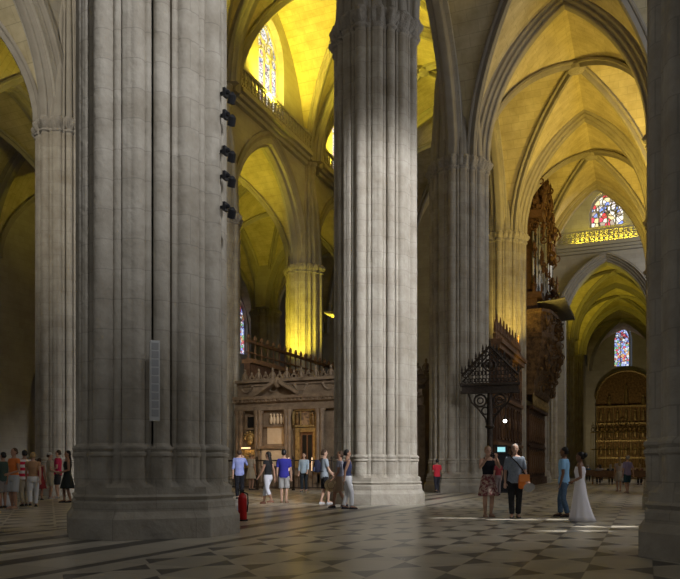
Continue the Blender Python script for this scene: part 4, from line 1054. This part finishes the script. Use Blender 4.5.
ph, Hh, wh = person(340, 508, 451, 'person in a grey top and tan shorts holding out the straw hat', 80, True, 'tan', 'brown', topm=C_((.3, .3, .36)), sleeve=.5, bottom='shorts', botm=C_((.36, .26, .18)), arms=('hold', 'hold'), stride=.12, shoe=(.04, .04, .05))
pw, Hw, ww = person(347.5, 509, 449.5, 'person in slim white trousers and a navy vest in front of the pale pillar', -80, True, 'tan', 'black', topm=C_((.05, .06, .13)), sleeve=0, bottom='trousers', botm=C_((.72, .72, .74)), arms=('down', 'back'), stride=.06, shoe=(.02, .02, .03))
person(437, 492.8, 459, 'person in a red shirt holding something white, between the pale and grey pillars', 10, False, 'tan', 'black', topm=C_((.55, .03, .05)), sleeve=.7, bottom='trousers', botm=C_((.03, .03, .04)), arms=('belly', 'belly'), stride=.08)
# right hand group
pc, Hc, wc_ = person(488, 517, 446, 'woman in a black tank top and patterned skirt raising a camera to her face', 188, True, 'fair', 'blond', topm=C_((.014, .016, .024)), sleeve=0, hem=.56, bottom='skirt', botm=C_((.22, .06, .07), (.5, .38, .32), 14, .12), arms=('camera', 'camera'), shoe=(.35, .22, .16), vox=.008)
pm, Hm, wm = person(515, 518, 444, 'grey-haired man in a grey-blue checked shirt and black trousers with an orange bag', 170, False, 'fair', 'grey', topm=C_((.30, .35, .42), (.2, .24, .3), 30), sleeve=.85, bottom='trousers', botm=C_((.02, .02, .022)), arms=('hold', 'down'), stride=.035, shoe=(.10, .09, .08), vox=.008)
pbm, Hbm, wbm = person(564, 517, 447, 'man in a light blue polo shirt and jeans linking arms with the bride', 62, False, 'brown', 'black', topm=C_((.27, .52, .80)), sleeve=.7, bottom='trousers', botm=C_((.055, .10, .17), (.09, .15, .24), 18), arms=('down', 'link'), stride=.06, shoe=(.03, .025, .025), vox=.008)
bride, Hbr, wbr = person(580, 521.5, 452, 'bride in a long strapless white wedding gown with dark pinned-up hair', 68, True, 'brown', 'black', bottom='gown', botm=C_((.90, .88, .94)), arms=('link', 'down'), vox=.008)
q = MB(); q.ball((0, -.07*Hbr, .955*Hbr), .04*Hbr, .035*Hbr, .038*Hbr, 10, 8); q.build('hair_bun', HAIR['black'], bride, smooth=True)
person(627.5, 493, 455.5, 'far tourist in a lilac t-shirt and dark teal shorts', 15, False, 'fair', 'grey', topm=C_((.33, .27, .42)), sleeve=.8, bottom='shorts', botm=C_((.03, .08, .10)), arms=('down', 'back'), stride=.04, shoe=(.4, .3, .24))
person(619, 491.5, 457.5, 'far blond tourist in a pale top and beige skirt beside the lilac t-shirt', 0, True, 'fair', 'blond', True, topm=C_((.55, .45, .4)), sleeve=.4, bottom='skirt', botm=C_((.45, .4, .33)), arms=('down', 'chest'), shoe=(.4, .3, .24))
person(498, 495, 459.5, 'distant person in a dull red top behind the camera woman and the grey-haired man', 20, True, 'fair', 'brown', topm=C_((.30, .05, .06)), bottom='trousers', botm=C_((.25, .2, .2)), arms=('down', 'down'))
# visitors seated on the benches
cols = [((.32, .28, .25), 'a beige jacket'), ((.06, .06, .08), 'a black jacket'), ((.42, .40, .38), 'a pale grey top'), ((.2, .09, .07), 'a rust brown top'), ((.07, .11, .16), 'a dark blue top'), ((.38, .32, .3), 'a cream cardigan'), ((.1, .1, .1), 'a charcoal top')]
for bi, ((bx_, by_), xs) in enumerate(zip(benches, ([-1.35, -.55, .35, 1.3], [-1.9, -.9, .9]))):
    for j, dx in enumerate(xs):
        c, nm = cols[bi*4+j]
        person(0, 480, 460, f'seated visitor in {nm} on the {"front" if bi == 0 else "rear"} bench', -TH*180/pi, bool(j % 2), 'fair', ('brown', 'grey', 'black', 'blond')[(j+bi) % 4], bool(j % 2), topm=C_(c), sleeve=1.3, bottom='trousers', botm=C_((.04, .04, .05)), arms=('belly', 'belly'), seat=True, H=1.68, loc=(bx_+dx, by_-.02), vox=.016)

# ------------------------------------------------------------------ carried things
v = wp(pb, (0, -.14*Hb, 0)); t = thing('backpack', 'dark navy backpack on the back of the man in black shorts', 'backpack', (v.x, v.y, 0), pb.rotation_euler.z)
q = MB(); q.loft([[(cos(2*pi*i/16)*a*abs(cos(2*pi*i/16))**-.3*.9 if abs(cos(2*pi*i/16)) > .01 else 0, sin(2*pi*i/16)*b, z) for i in range(16)] for z, a, b in ((.58*Hb, .08, .05), (.595*Hb, .13, .10), (.66*Hb, .15, .12), (.74*Hb, .14, .11), (.80*Hb, .10, .07), (.815*Hb, .04, .03))]); q.build('bag', C_((.02, .022, .045)), t, smooth=True)
q = MB(); q.box(-.09, .09, -.14, -.09, .60*Hb, .68*Hb); q.build('front_pocket', C_((.05, .06, .12)), t)
for sg in (-1, 1):
    q = MB(); q.tube([(sg*.09, .08, .79*Hb), (sg*.10, .13, .835*Hb), (sg*.10, .235+.06, .80*Hb), (sg*.11, .31, .70*Hb), (sg*.12, .2, .60*Hb), (sg*.1, .06, .6*Hb)], .016, 6); q.build('strap', C_((.015, .015, .02)), t)
v = wp(ph, (wh[1].x*.9, wh[1].y+.12, wh[1].z-.16)); t = thing('straw_hat', 'round pale straw hat held out between two walkers', 'hat', v, TH)
q = MB(); n = 20
q.loft([[(r*cos(2*pi*i/n), d, r*sin(2*pi*i/n)) for i in range(n)] for r, d in ((.02, -.12), (.08, -.118), (.095, -.1), (.10, 0), (.19, .02), (.195, .03), (.19, .035), (.09, .012), (.02, .0))]); q.build('woven_body', C_((.66, .52, .32), (.5, .38, .22), 40), t, smooth=True, angle=50)
q = MB(); q.ring((0, -.02, 0), .1, .012, 'y', 20, 5); q.build('hat_band', C_((.2, .12, .08)), t)
v = wp(pc, (0, wc_[0].y+.035, (wc_[0].z+wc_[1].z)/2+.03)); t = thing('compact_camera', 'small dark camera held at the face of the woman in the black tank top', 'camera', v, pc.rotation_euler.z)
q = MB(); q.box(-.055, .055, -.02, .02, -.035, .035); q.box(-.02, .02, -.02, .015, .035, .05); q.build('camera_body', BLACK, t)
q = MB(); q.loft([[(r*cos(2*pi*i/12), d, r*sin(2*pi*i/12)) for i in range(12)] for d, r in ((.0, .028), (.06, .028), (.062, .02))]); q.build('lens', BLACK, t, smooth=True, angle=40)
# orange bag hangs at the man's left side, strap across the chest
t = thing('shoulder_bag', 'bright orange shoulder bag at the hip of the grey-haired man', 'bag', pm.location.copy(), pm.rotation_euler.z)
bx_ = .165*Hm*-1; 
q = MB(); q.loft([[(-.2+.0+cos(2*pi*i/14)*a, .13+sin(2*pi*i/14)*b, z) for i in range(14)] for z, a, b in ((.69, .09, .03), (.71, .13, .06), (.85, .135, .075), (1.0, .12, .06), (1.03, .10, .03))]); q.build('bag_body', C_((.80, .22, .04)), t, smooth=True, angle=60)
q = MB(); q.box(-.32, -.09, .17, .212, .86, 1.03); q.build('flap', C_((.85, .30, .08)), t)
q = MB(); q.tube([(-.22, .13, 1.02), (-.15, .165, 1.15), (-.05, .16, 1.28), (.06, .135, 1.4), (.115, .03, .845*Hm), (.08, -.12, 1.36), (-.08, -.15, 1.15), (-.2, -.02, 1.05)], .016, 6); q.build('strap', C_((.03, .025, .025)), t)
v = wp(pm, (wm[0].x-.02, wm[0].y+.04, wm[0].z-.12)); t = thing('brimmed_hat', 'grey brimmed hat hanging from the hand of the grey-haired man', 'hat', v, TH+pi); t.scale = (.8, .8, .8)
q = MB(); q.loft([[(r*cos(2*pi*i/n), -d*.55+r*.35*sin(2*pi*i/n), r*.75*sin(2*pi*i/n)-d) for i in range(n)] for r, d in ((.16, .0), (.165, .01), (.09, .02), (.085, .09), (.05, .11), (.01, .112))]); q.build('hat_body', C_((.36, .36, .36)), t, smooth=True, angle=50)
q = MB(); q.loft([[(r*cos(2*pi*i/n), -d*.55+r*.35*sin(2*pi*i/n), r*.75*sin(2*pi*i/n)-d) for i in range(n)] for r, d in ((.088, .022), (.092, .03), (.09, .05), (.085, .052))]); q.build('hat_band', C_((.02, .02, .03)), t, smooth=True)
gx, gy = ground(6, 507); t = thing('carrier_bag', 'white carrier bag hanging low beside the woman in orange', 'bag', (gx, gy, 0), TH)
q = MB(); q.loft([[(cos(2*pi*i/14)*a*(1+.06*sin(5*2*pi*i/14)), sin(2*pi*i/14)*b, z) for i in range(14)] for z, a, b in ((.0, .13, .07), (.03, .17, .09), (.2, .16, .09), (.33, .09, .05), (.36, .05, .03))]); q.build('bag_body', C_((.62, .62, .64)), t, smooth=True)
for sg in (-1, 1):
    q = MB(); q.tube([(sg*.05, 0, .34), (sg*.05, 0, .47), (0, 0, .54)], .012, 5); q.build('handle', C_((.62, .62, .64)), t)
